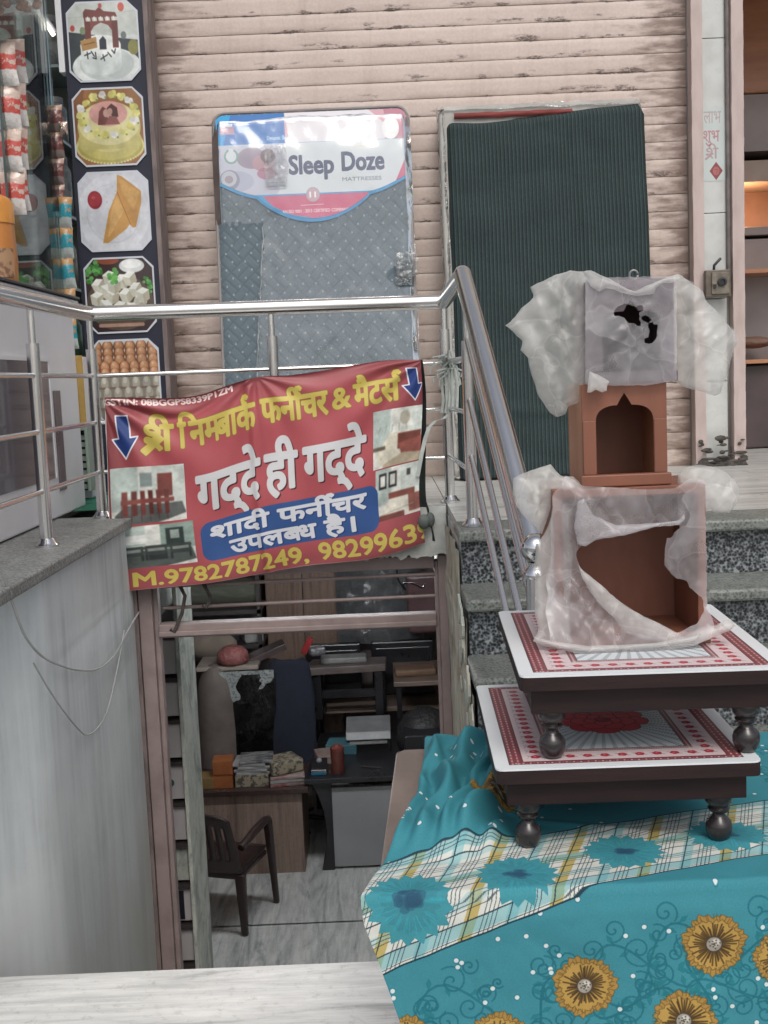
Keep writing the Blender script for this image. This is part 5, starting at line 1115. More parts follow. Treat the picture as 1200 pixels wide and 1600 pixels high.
cu = thing('wood_wardrobe', 'striped light brown wardrobe panel at the back of the basement', 'wardrobe', (a.x, 10.4, -2.1)); WDP = m_marble('wardrobe_laminate', (.36, .25, .20), (.20, .13, .105), (5, 5, .4), 2.2, .3, .7, .3)
for x0, x1 in ((a.x, (a.x+b.x)/2-.003), ((a.x+b.x)/2+.003, b.x)): MB().box(x0, x1, 10.28, 10.30, -2.0, .15).build('door', WDP, cu, bevel=.003)
MB().box(a.x, b.x, 10.302, 10.58, -2.1, .17).build('carcass', DARKW, cu)
a, b = F(365, 955, 10.1), F(412, 1030, 10.1)
cu = thing('drawer_unit', 'grey-green stack of plastic drawers left of the wardrobe', 'drawers', (a.x, 10.1, -2.1)); DG = mat('grey_green_drawer', (.19, .21, .20), (.14, .16, .15), rough=.5)
for k in range(9): MB().box(a.x, b.x, 10.1, 10.13, a.z+.25-.135*(k+1)+.006, a.z+.25-.135*k).build('drawer', DG, cu, bevel=.004)
MB().box(a.x, b.x, 10.132, 10.5, -2.1, a.z+.26).build('carcass', DARKW, cu)
a, b = F(292, 905, 9.6), F(400, 945, 9.6)
o = thing('rolled_mat', 'dull green rolled mat lying on a high rack at the back left', 'rolled mat', (a.x, 9.6, -.3)); MB().tube([(a.x, 9.6, (a.z+b.z)/2), (b.x+.02, 9.6, (a.z+b.z)/2)], .11, 20).build('roll', mat('green_roll', (.11, .115, .09), (.075, .08, .06), rough=.7, ns=9, stretch=(1, 4, 4)), o, smooth=True)
hr = thing('high_rack', 'dark shelf rack carrying the rolled mat and pale packets', 'rack', (-1.5, 9.7, -2.1)); MB().box(-1.85, b.x+.05, 9.45, 9.85, b.z-.045, b.z-.01).build('shelf', SHF, hr); MB().box(-1.85, b.x+.05, 9.45, 9.85, b.z-.33, b.z-.30).build('shelf', SHF, hr)
for x in (-1.84, b.x+.02): MB().box(x, x+.03, 9.45, 9.48, -2.1, b.z+.30).build('upright', SHF, hr)
for k in range(4): boxthing('pale_packet', ['first', 'second', 'third', 'fourth'][k]+' pale wrapped packet from the left on the high rack shelf', 'packet', -1.70+k*.19, 9.6, b.z-.30, .16, .2, .12+.03*(k % 2), [PAP, mat('lilac_packet', (.22, .2, .25), (.15, .14, .18)), BLACK, PAP][k], .1*k, bev=.02)
o = thing('cream_pillow', 'cream cushion in a dark cover at the back left', 'cushion', (-1.5, 9.2, -.8)); MB().ball((-1.45, 9.5, -.62), .16, 20, 12, (1.3, .6, .75)).build('cushion', mat('cream_cloth', (.30, .25, .20), (.22, .18, .15), rough=.9), o, smooth='all')
o = thing('plastic_bundle', 'pale plastic wrapped bundle hanging at the right rear of the basement', 'bundle', (.05, 10.2, -.3)); a = F(590, 950, 10.15)
MB().grid(24, 30, lambda u, v: Vector((a.x-.36+.75*u, 10.15-.14*math.sin(u*3.14)-.05*abs(noi(u*4, v*4, 61)), -.78+.75*v))).build('wrap', m_film('grey_wrap', .75, (.26, .28, .30), .25, 9, vary=.3, gl=.5), o, smooth='all', fix=False)
MB().box(a.x-.34, a.x+.37, 10.2, 10.5, -2.1, 0).build('core', mat('bundle_core', (.14, .11, .11), (.09, .07, .07)), o, bevel=.05, seg=3)
o = thing('maroon_parcel', 'dark maroon wrapped parcel at the top right rear', 'parcel', (.42, 9.9, -.4)); MB().box(.16, .60, 9.8, 10.0, -.66, -.16).build('body', mat('maroon_wrap', (.10, .055, .06), (.14, .08, .085), rough=.3, ns=5), o, bevel=.03, seg=3)
o = thing('hanging_wire', 'short dark wire hanging behind the transom at the right', 'wire', (.05, 4.3, .7)); q = [P(x, y, Y=4.35) for x, y in [(620, 885), (622, 905), (634, 922), (630, 912), (645, 912), (660, 918), (664, 912)]]; MB().tube([catm(q, t/30) for t in range(31)], .0035, 6).build('wire', BLACK, o, smooth=True)

# added tube lamps, out of view, put in to brighten the dark basement
TUBE = m_emit('added_tube_white', (.95, .98, 1), 230)
tl2 = thing('added_ceiling_lamp', 'added white tube lamp, unseen under the basement ceiling, brightening the room', 'glowing tube', (-.4, 7.2, .83))
MB().box(-1.02, .22, 7.17, 7.23, .825, .858).build('added_housing', WHITE, tl2, bevel=.004); MB().tube([(-1.0, 7.2, .80), (.2, 7.2, .80)], .014, 12).build('added_glow_tube', TUBE, tl2, smooth=True)

tl3 = thing('added_ceiling_lamp', 'added white tube lamp, unseen just inside the doorway, brightening the rack', 'glowing tube', (-.4, 5.2, .83))  # second added lamp, unseen, brightens the rack near the doorway
MB().box(-1.02, .22, 5.17, 5.23, .825, .858).build('added_housing', WHITE, tl3, bevel=.004); MB().tube([(-1.0, 5.2, .80), (.2, 5.2, .80)], .014, 12).build('added_glow_tube', m_emit('added_tube_front', (.95, .98, 1), 32), tl3, smooth=True)
# ================================================================== LEFT: COUNTER AND BAKERY BEHIND GLASS
ct = thing('shop_counter', 'white bakery counter with a dark display window behind the left railing', 'counter', (-1.5, 3.9, FZ))
MB().box(-2.0, -1.135, 3.0, 4.50, 1.06, 1.80).build('body', WHITE, ct, bevel=.008)
MB().box(-2.02, -1.115, 2.98, 4.53, 1.801, 1.835).build('top', mat('grey_counter_top', (.40, .41, .44), (.30, .31, .34), rough=.25), ct, bevel=.012)
MB().box(-2.02, -1.112, 2.97, 4.535, 1.836, 1.846).build('top_edge', BLACK, ct, bevel=.003)
a, b = P(5, 553, X=-1.13), P(88, 752, X=-1.13)
MB().box(-1.134, -1.130, 3.15, b.y, 1.20, 1.60).build('display_window', mat('dark_window', (.07, .065, .085), (.10, .095, .12), rough=.15, coat=.5, kind='World', ns=2), ct)
MB().box(-1.134, -1.127, 3.13, b.y+.02, 1.60, 1.612).build('window_frame', WHITE, ct); MB().box(-1.134, -1.127, b.y, b.y+.02, 1.2, 1.60).build('window_frame', WHITE, ct)
MB().box(-1.134, -1.129, b.y+.05, b.y+.13, 1.15, 1.50).build('side_strip', mat('mauve_strip', (.13, .09, .10), (.2, .17, .18), rough=.3), ct)
a, b = F(111, 556, 4.8), F(136, 668, 4.8)
o = thing('yellow_pack', 'mustard yellow pack standing between the white counter and the sign board', 'packet', (a.x, 4.8, FZ)); MB().grid(8, 16, lambda u, v: Vector((a.x+(b.x-a.x)*u, 4.80-.02*math.sin(u*3.14)-.004*noi(u*3, v*9, 2), b.z+(a.z-b.z)*v))).build('front', mat('mustard', (.50, .32, .09), (.40, .24, .06), rough=.5, ns=14, bump=.4, bs=30, bd=.01), o, smooth='all')
a2, b2 = F(120, 672, 4.78), F(150, 765, 4.78)
MB().box(a.x, b.x, 4.81, 4.9, 1.06, a.z-.005).build('pack_body', WHITE, o)
gr = thing('louvred_crate', 'pale green louvred plastic crate beside the corner railing post', 'crate', (a2.x, 4.78, FZ))
GRN = mat('pale_green_plastic', (.36, .43, .37), (.28, .34, .30), rough=.5)
MB().box(a2.x, a2.x+.012, 4.70, 4.79, b2.z, a2.z).box(b2.x-.012, b2.x, 4.70, 4.79, b2.z, a2.z).box(a2.x, b2.x, 4.70, 4.79, a2.z, a2.z+.015).build('frame', GRN, gr, bevel=.002)
for k in range(8): z = b2.z+.01+k*(a2.z-b2.z-.02)/8; MB().box(a2.x+.012, b2.x-.012, 4.72, 4.75, z, z+.018).build('louvre', GRN, gr)
MB().box(a2.x+.01, b2.x-.01, 4.76, 4.785, b2.z, a2.z).build('back', BLACK, gr)
MB().grid(30, 24, lambda u, v: Vector((-1.32+.40*u, 4.30+.62*v, 1.053+.008+.004*noi(u*30, v*30, 1)))).build('green_mat', mat('green_grass_mat', (.03, .20, .12), (.015, .11, .07), rough=.95, ns=60, bump=1, bs=120, bd=.01))
tag(COL.objects['green_mat'], 'green artificial grass mat on the landing behind the corner post', 'mat')
# glass partition in front of the bakery
gp = thing('glass_partition', 'tall clear glass partition standing on the counter at the far left', 'glass panel', (-1.31, 4.5, 1.85))
e0 = P(45, 430, Y=4.30)
GX = -1.285
MB().box(GX-.003, GX+.003, 4.30, 5.02, 1.848, 3.4).build('pane', m_glass('clear_glass', (.82, .90, .88), .9), gp)
MB().box(GX-.004, GX+.004, 4.292, 4.299, 1.848, 2.70).build('glass_edge', mat('dark_glass_edge', (.03, .05, .05), (.05, .08, .08), rough=.2), gp)
# shelves and their load inside
sh = thing('bakery_shelving', 'grey steel and glass shelving inside the bakery at the far left', 'shelving', (-1.9, 5.6, 1.05))
for x in (-2.4, -1.80, -1.46): MB().box(x, x+.022, 5.20, 5.23, 1.05, 3.3).build('upright', STEEL, sh)
SHZ = (1.62, 1.93, 2.24, 2.55, 2.86)
for z in SHZ: MB().box(-2.4, -1.30, 5.20, 5.55, z, z+.012).build('shelf', mat('glass_shelf', (.25, .32, .30), (.2, .26, .25), rough=.15) if z == SHZ[0] else bpy.data.materials['glass_shelf'], sh)
tag(MB().box(-3.6, -1.25, 5.56, 5.7, 1.05, 3.6).build('bakery_back_wall', mat('greenish_wall', (.24, .29, .27), (.34, .36, .33), rough=.6, ns=2, kind='World')), kind='structure')
tag(MB().box(-3.6, -1.25, 4.2, 5.7, 3.55, 3.6).build('bakery_ceiling', WHITE), kind='structure')
JC = [mat('jar_'+n_, c, tuple(x*.6 for x in c), rough=.25, ns=18, lo=.45, hi=.6) for n_, c in (('dark_green', (.06, .13, .10)), ('cream', (.40, .38, .30)), ('blue', (.04, .08, .26)), ('brown', (.18, .09, .05)), ('grey', (.32, .36, .36)), ('green', (.08, .20, .13)))]
CAPM = mat('jar_cap', (.45, .46, .46), (.3, .3, .3), rough=.4)
def jar(x, y, z, r, h, m_, lb_, grp='snack jars on the bakery shelves'):
    t_ = thing('snack_jar', lb_, 'jar', (x, y, z), 0, grp); MB().lathe((0, 0, 0), [(r*.9, 0), (r, .01), (r, h*.75), (r*.75, h*.88)], 16).build('body', m_, t_, smooth=True, local=True); MB().lathe((0, 0, h*.88), [(r*.78, 0), (r*.78, h*.12)], 16).build('cap', CAPM, t_, smooth=True, local=True)
cn = ['dark green', 'cream', 'blue', 'brown', 'grey', 'bright green']; pos = ['at the left', 'second from the left', 'third from the left', 'in the middle', 'third from the right', 'second from the right', 'at the right']
for j, z in enumerate(SHZ):
    for i in range(7):
        k = [5, 2, 5, 4, 3, 2, 5, 4, 1, 4, 0, 1, 0, 1, 0, 4, 0, 4, 1, 0, 4, 4, 0, 4, 1, 4, 0, 4, 0, 3, 4, 0, 4, 1, 4][j*7+i]
        jar(-2.3+i*.155, 5.33, z+.013, .062, .20+.03*((i+j) % 3), JC[k], '%s snack jar %s of the %s bakery shelf' % (cn[k], pos[i], ['lowest', 'second lowest', 'middle', 'second highest', 'highest'][j]))
# strips of packets
PK = {}
def packet_mesh(nm, c1, c2, c3):
    m = NT(nm); v = m.coords('Object'); s_ = m.n('SeparateXYZ'); m.l(v, s_.inputs[0])
    f = m.math('ADD', s_.outputs[2], m.math('MULTIPLY', m.noise(v, 25, 3), .03)); mr = m.n('MapRange', i_Value=f, i_1=-.055, i_2=.07).outputs[0]
    c = m.ramp(mr, [(.0, c1), (.38, c1), (.42, c2), (.80, c2), (.84, c3)]); m.t.nodes[-1]
    c = m.mix(m.n('MapRange', i_Value=m.noise(v, 45, 4), i_1=.56, i_2=.62).outputs[0], c, c3); m.base(c); m.b.inputs['Roughness'].default_value = .22; m.b.inputs['Coat Weight'].default_value = .4
    m.bump(m.noise(v, 35, 4), .8, .008); return m.m
def pillow(w_, h_, d_, seed):
    g = MB()
    def f(sgn): return lambda u, v: Vector(((u-.5)*w_*(1-.10*math.sin(v*3.14)), sgn*d_*(math.sin(u*3.14)*math.sin(v*3.14))**.6+.004*noi(u*5, v*5, seed), (v-.5)*h_+.003*noi(u*9, 1, seed)))
    g.grid(8, 10, f(-1)); g.grid(8, 10, f(1)); return g
RED = packet_mesh('red_white_wrapper', (.62, .60, .58), (.50, .07, .05), (.55, .42, .35)); TEAL = packet_mesh('teal_wrapper', (.45, .50, .48), (.03, .30, .38), (.48, .26, .10)); MARN = packet_mesh('maroon_wrapper', (.22, .16, .15), (.14, .04, .04), (.4, .25, .18))
def strip(px0, py0, px1, py1, n_, w_, m_, lb_, Y, nm='snack_packet_strip', grp='hanging strips of snack packets'):
    p0, p1 = F(px0, py0, Y), F(px1, py1, Y); t_ = thing(nm, lb_, 'snack packets', (p0.x, Y, p0.z), 0, grp); h_ = (p0-p1).length/n_; first = None
    for k in range(n_):
        p = p0+(p1-p0)*((k+.5)/n_)-p0
        if first is None: first = pillow(w_, h_*1.02, .022, k).build('packet', m_, t_, smooth='all', local=True, fix=False); c = first
        else: c = first.copy(); COL.objects.link(c); c.parent = t_
        c.location = p; c.rotation_euler = (0, rg.uniform(-.08, .08), rg.uniform(-.35, .35))
strip(6, 68, 22, 335, 4, .095, RED, 'leftmost hanging strip of red and white snack packets', 4.35)
strip(-14, 60, 2, 330, 4, .09, RED, 'red and white packet strip half cut off at the frame edge', 4.45) if 0 else None
strip(24, 62, 30, 330, 4, .075, RED, 'red and white packet strip hanging just left of the glass edge', 4.42)
strip(101, 308, 112, 545, 5, .055, TEAL, 'strip of teal and orange packets hanging along the left side of the sign board', 4.98)
strip(88, 165, 92, 330, 4, .055, MARN, 'strip of dark maroon packets hanging above the teal strip', 5.02)
a, b = F(0, 290, 4.25), F(24, 445, 4.25)
o = thing('orange_jar', 'tall orange plastic jar at the left edge of the frame on the counter', 'jar', (a.x-.03, 4.25, 1.85)); OJ = mat('orange_plastic', (.55, .22, .05), (.42, .15, .04), rough=.35)
cx = a.x-.045; MB().lathe((cx, 4.25, 1.848), [(.075, 0), (.082, .02), (.085, .12), (.082, .20), (.08, .24)], 24).build('body', OJ, o, smooth=True); MB().lathe((cx, 4.25, 2.088), [(.084, 0), (.084, .07), (.07, .09), (.05, .10)], 24).build('lid', mat('orange_lid', (.62, .27, .05), (.5, .2, .04), rough=.3), o, smooth=True)
MB().grid(10, 6, lambda u, v: Vector((cx+.0855*math.cos(-2.2+u*1.9), 4.25+.0855*math.sin(-2.2+u*1.9), 1.90+.10*v))).build('paper_label', mat('kraft_label', (.40, .24, .13), (.2, .1, .06), ns=30, lo=.5, hi=.6), o, smooth='all', fix=False)
o = thing('nut_pouch', 'brown pouch of nuts hanging at the top left corner', 'pouch', (-1.4, 4.3, 3.0)); c = F(12, 2, 4.3)
nm_ = MB()
for k in range(70): a = rg.uniform(-.13, .11); nm_.ball((c.x+a, 4.30-.03*rg.random(), c.z+rg.uniform(-.045, .14)), .013, 8, 6, (1.2, 1, .9))
nm_.build('nuts', mat('nut_brown', (.30, .15, .075), (.2, .09, .045), rough=.6, ns=20), o, smooth='all', kind='stuff'); MB().grid(8, 8, lambda u, v: Vector((c.x-.15+.28*u, 4.262-.012*math.sin(u*3.1)*math.sin(v*3.1), c.z-.06+.22*v))).build('pouch_film', CLEARF, o, smooth='all', fix=False)
tl = thing('added_streak_tube', 'added glowing tube imitating a reflected bright streak behind the glass at the top left', 'glowing tube', (-1.5, 5.0, 3.1)); a, b = F(40, -10, 5.15), F(84, 55, 5.15)  # glowing tube added to imitate a reflected streak of light
MB().tube([a, b], .009, 12).build('added_glow_tube', m_emit('streak_glow', (1, .82, .72), 3.0), tl, smooth=True)
MB().tube([a+Vector((0, .02, .012)), b+Vector((0, .02, .012))], .014, 8).build('added_housing', WHITE, tl, smooth=True)
o = thing('silver_pouch', 'shiny copper coloured pouch hanging beside the sign board', 'pouch', F(99, 200, 5.0)); pillow(.035, .05, .012, 3).build('pouch', mat('copper_foil', (.55, .32, .25), (.7, .6, .55), rough=.2, metal=.8, ns=40, bump=1, bs=50, bd=.01), o, smooth='all', local=True, fix=False)

# ================================================================== RIGHT: NEIGHBOUR SHOP
tag(MB().box(1.60, 4.2, 7.2, 7.3, 1.05, 3.6).build('right_shop_back_wall', mat('brown_room_wall', (.20, .13, .115), (.12, .08, .075), rough=.7, ns=2, kind='World')), kind='structure')
tag(MB().box(1.60, 4.2, 5.5, 7.2, 1.0, 1.045).build('right_shop_floor', MARF), kind='structure')
tag(MB().box(1.60, 4.2, 5.3, 7.2, 3.42, 3.5).build('right_shop_ceiling', mat('orange_ceiling', (.42, .17, .07), (.34, .13, .05), rough=.4, kind='World')), kind='structure')
tag(MB().box(1.60, 1.64, 5.56, 7.2, 1.05, 3.42).build('right_shop_side_wall', bpy.data.materials['brown_room_wall']), kind='structure')
cb = thing('wall_cabinet', 'orange-brown wall cabinet lit from below in the shop at the right edge', 'cabinet', (2.1, 6.6, 2.3))
CBM = mat('orange_veneer', (.50, .24, .13), (.40, .18, .10), rough=.35, ns=4, stretch=(1, 1, 5)); GRY = mat('dusky_panel', (.36, .31, .30), (.27, .23, .22), rough=.4, ns=3)
MB().box(1.66, 2.6, 6.5, 6.9, 2.92, 3.40).build('upper_box', CBM, cb, bevel=.01); MB().box(1.66, 2.6, 6.52, 6.9, 2.62, 2.915).build('glass_front', GRY, cb)
MB().prism([(6.45, 2.45), (6.9, 2.45), (6.9, 2.62), (6.45, 2.56)], 1.66, 2.6, 'x').build('sloping_shelf', mat('pale_shelf', (.45, .36, .30), (.36, .27, .22)), cb); MB().box(1.66, 2.6, 6.86, 6.9, 2.22, 2.45).build('back_board', mat('warm_board', (.42, .27, .20), (.33, .20, .15), rough=.6), cb)
MB().box(1.66, 2.6, 6.45, 6.9, 2.17, 2.215).build('bottom_shelf', GRY, cb, bevel=.005)
lp = thing('warm_bulb', 'glowing warm bulb under the shelf at the right edge', 'bulb', (1.97, 6.55, 2.33)); MB().ball((1.99, 6.62, 2.36), .022).build('glass_bulb', m_emit('bulb_glow', (1, .55, .25), 4), lp, smooth='all'); MB().tube([(1.99, 6.62, 2.37), (1.99, 6.62, 2.42)], .012).build('holder', WHITE, lp, smooth=True)
ld = bpy.data.lights.new('bulb_light', 'POINT'); ld.energy = 6; ld.color = (1, .55, .28); ld.shadow_soft_size = .08; lo_ = bpy.data.objects.new('bulb_light', ld); COL.objects.link(lo_); lo_.parent = lp; lo_.location = (.0, -.02, -.03)
dk = thing('dark_shelf_unit', 'dark brown shelf unit with bundles in the right-hand shop', 'shelf', (2.1, 6.3, FZ)); DKB = mat('dusky_brown', (.085, .06, .06), (.05, .038, .038), rough=.5, ns=4)
MB().box(1.64, 2.6, 6.20, 6.7, 1.05, 1.48).build('base_cabinet', DKB, dk, bevel=.006); MB().box(1.64, 2.6, 6.45, 6.7, 1.48, 2.15).build('back_panel', GRY, dk)
for z in (1.49, 1.95): MB().box(1.64, 2.6, 6.15, 6.7, z, z+.02).build('shelf', CBM, dk)
for k in range(4):
    o = thing('paper_bundle', ['salmon pink paper bundle on the dark shelf, front one', 'crumpled brown bundle beside the salmon one', 'grey bundle on the lower dark shelf', 'tan bundle farther right on the dark shelf'][k], 'bundle', (1.80+.2*k, 6.3, 1.51))
    MB().ball((1.80+.19*k, 6.32, 1.57+.03*(k % 2)), .10, 14, 9, (1.1, .8, .32)).build('bundle', mat('bundle_%d' % k, [(.36, .17, .12), (.2, .12, .09), (.15, .13, .13), (.3, .19, .12)][k], None, rough=.7, ns=16, bump=1, bs=24, bd=.02), o, smooth='all')

# ================================================================== TABLE AND CLOTH
TBW = mat('worn_brown_board', (.20, .15, .125), (.13, .095, .08), rough=.45, ns=5, stretch=(2, 1, 1), bump=.2, bs=60)
tt = thing('display_table', 'worn brown topped table under the flowered turquoise cloth', 'table', (.5, 1.98, 0))
pts = [(-.035, 1.665), (-.028, 1.66), (1.05, 1.66), (1.05, 2.34), (.02, 2.34), (.004, 2.32)]
MB().prism(pts, .712, .7455, 'z').build('table_top', TBW, tt, bevel=.003)
for x, y in ((.16, 1.74), (1.0, 1.74), (.12, 2.26), (1.0, 2.26)): MB().box(x-.02, x+.02, y-.02, y+.02, 0.10, .712).build('leg', BLACK, tt, bevel=.003)
MB().box(.14, 1.0, 1.735, 1.755, .62, .712).build('apron', TBW, tt)
SL = [(-.80, .07), (-.62, .06), (-.45, .050), (-.32, .035), (-.22, .012), (-.15, -.008), (-.09, -.034), (-.03, -.050), (0, -.058), (.03, -.054), (.09, -.034), (.17, -.010), (.28, .022), (.40, .048), (.55, .075)]
def leftx(s_):
    for (a, xa), (b, xb) in zip(SL[:-1], SL[1:]):
        if s_ <= b: return xa+(xb-xa)*(s_-a)/(b-a)
    return SL[-1][1]
def sst(e0, e1, x): t_ = min(1, max(0, (x-e0)/(e1-e0))); return t_*t_*(3-2*t_)
YF = 1.652
def cloth(u, v):
    s_ = -.685+v*1.22; x0 = leftx(s_); x = x0+(1.09-x0)*u**1.0
    # bunched heap at the rear left
    k = sst(.22+.10*sst(-.2, -.6, s_), .13+.1*sst(-.2, -.6, s_), x)*sst(-.10, -.19, s_); h = 0
    if k > 0:
        t_ = -s_-.12; wob = .012*math.sin(t_*11)+.006*math.sin(t_*31+x*20)
        for (xa, sl_, w_, am) in ((-.02, .24, .014, .030), (.015, .30, .020, .052), (.052, .34, .013, .040), (.088, .36, .022, .058), (.135, .36, .014, .030), (.07, .05, .012, .022)):
            h += am*math.exp(-((x-xa-sl_*t_-wob)/w_)**2)*(.75+.5*noi(t_*9, xa*50, 3))
        h *= k*sst(-.72, -.60, s_) if s_ < -.60 else k; h += k*(.016+.010*noi(x*22, s_*12, 72))
    if s_ < 0:
        y = YF-s_; z = .7500+h+.0035*abs(noi(x*6, s_*6, 73))+.0022*abs(noi(x*14+2, s_*11, 78))+.0010*noi(x*25, s_*25, 74)+.0035*math.exp(-((x*.6-s_-.42+.03*math.sin(x*9))/.012)**2)
        if u == 0: z = max(.7465, z-.003)
        r = .007
        if s_ > -r: z -= r-math.sqrt(max(0, r*r-(s_+r)**2)); 
        return Vector((x, y, z))
    dr = sst(0, .5, s_)
    y = YF-.005*sst(-.004, .03, s_)-.020*dr*(.5+.5*math.sin(x*16+1.1*math.sin(x*5)+s_*2))-.012*dr*noi(x*9, s_*4, 75)-.006*abs(noi(x*12, s_*9, 76))*sst(0, .04, s_)-.0025*abs(noi(x*28, s_*22, 79))*sst(0, .04, s_)
    if x < x0+.05: y -= .02*dr*(1-(x-x0)/.05)
    return Vector((x, y, .738-s_+.000))
cm = MB(); cm.grid(260, 250, cloth)
def cuv(p_, u, v):
    s_ = -.685+v*1.22; x0 = leftx(s_); x = x0+(1.09-x0)*u; w_ = sst(.20, .10, x)*sst(-.12, -.22, s_)
    x2 = x+.03*w_*noi(x*6, s_*5, 81); s2 = s_-.02*w_; return ((x2-CX0)/(CX1-CX0), 1-(s2-CS0)/(CS1-CS0))
cm.uv = [[cuv(None, a, b) for a, b in f] for f in cm.uv]
CLO = imat('printed_cotton', print_cloth(), rough=.78, bump=.25, bs=700, bd=.0004, dirt=.22, spec=.3)
ob = cm.build('flowered_cloth', CLO, None, smooth='all', fix=False)
tag(ob, 'turquoise table cloth with yellow flowers and a tartan border, bunched at the rear left', 'table cloth')
tg = MB()
hem = [cloth(0, i/125) for i in range(0, 126)]

# ================================================================== LOW STOOLS
STP = imat('stool_laminate', print_stool(), rough=.42, coat=0, bump=.03, dirt=.10)
SW, SD, SH = .405, .497, .145
def make_stool(lb_, loc, rot):
    t_ = thing('low_stool', lb_, 'low stool', loc, rot, 'two stacked low stools')
    r = .012; pl = []
    for cx, cy, a0 in ((SW/2-r, -SD/2+r, -90), (SW/2-r, SD/2-r, 0), (-SW/2+r, SD/2-r, 90), (-SW/2+r, -SD/2+r, 180)):
        for q in range(4): a = R_(a0+q*30); pl.append((cx+r*math.cos(a), cy+r*math.sin(a)))
    MB().prism(pl, SH-.024, SH-.003, 'z').build('top_board', DARKW, t_, local=True)
    MB().prism(pl, SH-.0029, SH, 'z', (-SW/2, SW/2, -SD/2, SD/2)).build('printed_laminate', STP, t_, local=True)
    zs, zt_ = SH-.066, SH-.0242
    for x0, x1, y0, y1 in ((-SW/2+.018, SW/2-.018, -SD/2+.022, -SD/2+.036), (-SW/2+.018, SW/2-.018, SD/2-.036, SD/2-.022), (-SW/2+.020, -SW/2+.034, -SD/2+.037, SD/2-.037), (SW/2-.034, SW/2-.020, -SD/2+.037, SD/2-.037)):
        MB().box(x0, x1, y0, y1, zs, zt_).build('apron', DARKW, t_, local=True, bevel=.0015)
    pr_ = [(.013, 0), (.0175, .006), (.0205, .015), (.021, .023), (.019, .031), (.012, .038), (.0095, .042), (.010, .045), (.016, .048), (.0175, .052), (.0145, .055), (.018, .059), (.021, .063), (.0215, .075), (.019, .080)]
    LG = bpy.data.materials.get('turned_leg') or mat('turned_leg', (.030, .024, .025), (.018, .014, .015), rough=.28, ns=5, bump=.05, coat=.25)
    f = None
    for sx in (-1, 1):
        for sy in (-1, 1):
            if f is None: f = MB().lathe((0, 0, 0), pr_, 28).build('leg', LG, t_, smooth=True, local=True, angle=60); c = f
            else: c = f.copy(); COL.objects.link(c); c.parent = t_
            c.location = (sx*(SW/2-.052), sy*(SD/2-.058), 0)
    return t_
make_stool('lower low stool with a red rose on its printed top, standing on the turquoise cloth', (.3615, 1.994, .7525), R_(-1.2))
make_stool('upper low stool carrying the plastic-wrapped shrine, stacked on the other stool', (.405, 1.985, .8985), R_(-2.0))
T2 = .8985+SH

# ================================================================== SMALL WOODEN SHRINES
def shrine_box(t_, x0, x1, y0, y1, z0, z1, m_, ms, th=.012, arch=True):
    MB().box(x0, x1, y1-th, y1, z0, z1).build('back', m_, t_, bevel=.001)
    MB().box(x0, x0+th, y0, y1-th, z0, z1).build('side_panel', ms, t_, bevel=.001); MB().box(x1-th, x1, y0, y1-th, z0, z1).build('side_panel', ms, t_, bevel=.001)
    MB().box(x0+th, x1-th, y0, y1-th, z1-th, z1).build('top_panel', m_, t_, bevel=.001); MB().box(x0+th, x1-th, y0, y1-th, z0, z0+th).build('floor_panel', m_, t_, bevel=.001)
SH1 = thing('large_shrine', 'large open brown wooden shrine box wrapped in torn milky plastic on the upper stool', 'shrine', (.40, 2.1, T2))
shrine_box(SH1, .276, .524, 1.915, 2.09, T2, T2+.262, TERRA, TERRA, .014)
MB().box(.272, .528, 1.905, 1.9148, T2+.0, T2+.020).build('front_lip', TERRA, SH1, bevel=.002)
zt1 = T2+.262
SH2 = thing('arched_shrine', 'small terracotta coloured shrine with a cusped arch standing on the large one', 'shrine', (.425, 2.12, zt1))
x0, x1, y0, y1, z0, z1 = .330, .468, 1.945, 2.085, zt1+.001, zt1+.168
shrine_box(SH2, x0, x1, y0, y1, z0, z1, TERRA, TERRB, .009)
# front frame with the ogee arch cut out
def arch_frame(x0, x1, z0, z1, cx, hw, zs, za):
    out = [(x0, z0+.02), (x0, z1), (x1, z1), (x1, z0+.02)]
    L = []
    for t_ in range(0, 13):
        a = t_/12; x = hw-(hw-.012)*(a**1.9)*1.0; L.append((x, zs+(za-.02-zs)*math.sin(a*1.57)**.8))
    arc = [(cx+hw, z0+.02), (cx+hw, zs)]+[(cx+x, z) for x, z in L]+[(cx+.007, za-.011), (cx, za)]
    left = [(2*cx-x, z) for x, z in reversed(arc[:-1])]
    return out+arc+left
fp = arch_frame(x0, x1, z0, z1, (x0+x1)/2, .047, z0+.106, z0+.152)
# polygon: outer boundary then inner notch (open at the bottom)
poly = [(x0, z0+.02), (x0, z1), (x1, z1), (x1, z0+.02)]+fp[4:]
MB().prism(poly, y0-.008, y0, 'y').build('arch_front', TERRA, SH2)
MB().box(x0-.006, x1+.004, y0-.020, y0-.0085, z0, z0+.0195).box(x0+.009, x1-.009, y0-.008, y0, z0, z0+.0195).build('front_lip', TERRA, SH2, bevel=.002)
for sx in (x0+.0005, x1-.0215): MB().box(sx, sx+.021, y0-.0105, y0-.0083, z0+.0197, z0+.108).build('side_pilaster', TERRA, SH2, bevel=.0008)
SH3 = thing('top_shrine', 'dark shrine box inside a torn milky plastic bag at the top of the pile', 'shrine', (.43, 2.1, z1)); GPL = mat('greyish_panel', (.17, .135, .155), (.12, .09, .11), rough=.5, ns=5)
w0, w1, v0, v1, u0, u1 = .343, .482, 1.945, 2.085, z1+.001, z1+.166
DKP = mat('deep_brown_panel', (.07, .03, .03), (.045, .02, .02), rough=.6)
shrine_box(SH3, w0, w1, v0, v1, u0, u1, DKP, GPL, .009)
MB().box(w0-.004, w1+.004, v0-.014, v0-.001, u0, u0+.018).build('front_lip', GPL, SH3, bevel=.002)
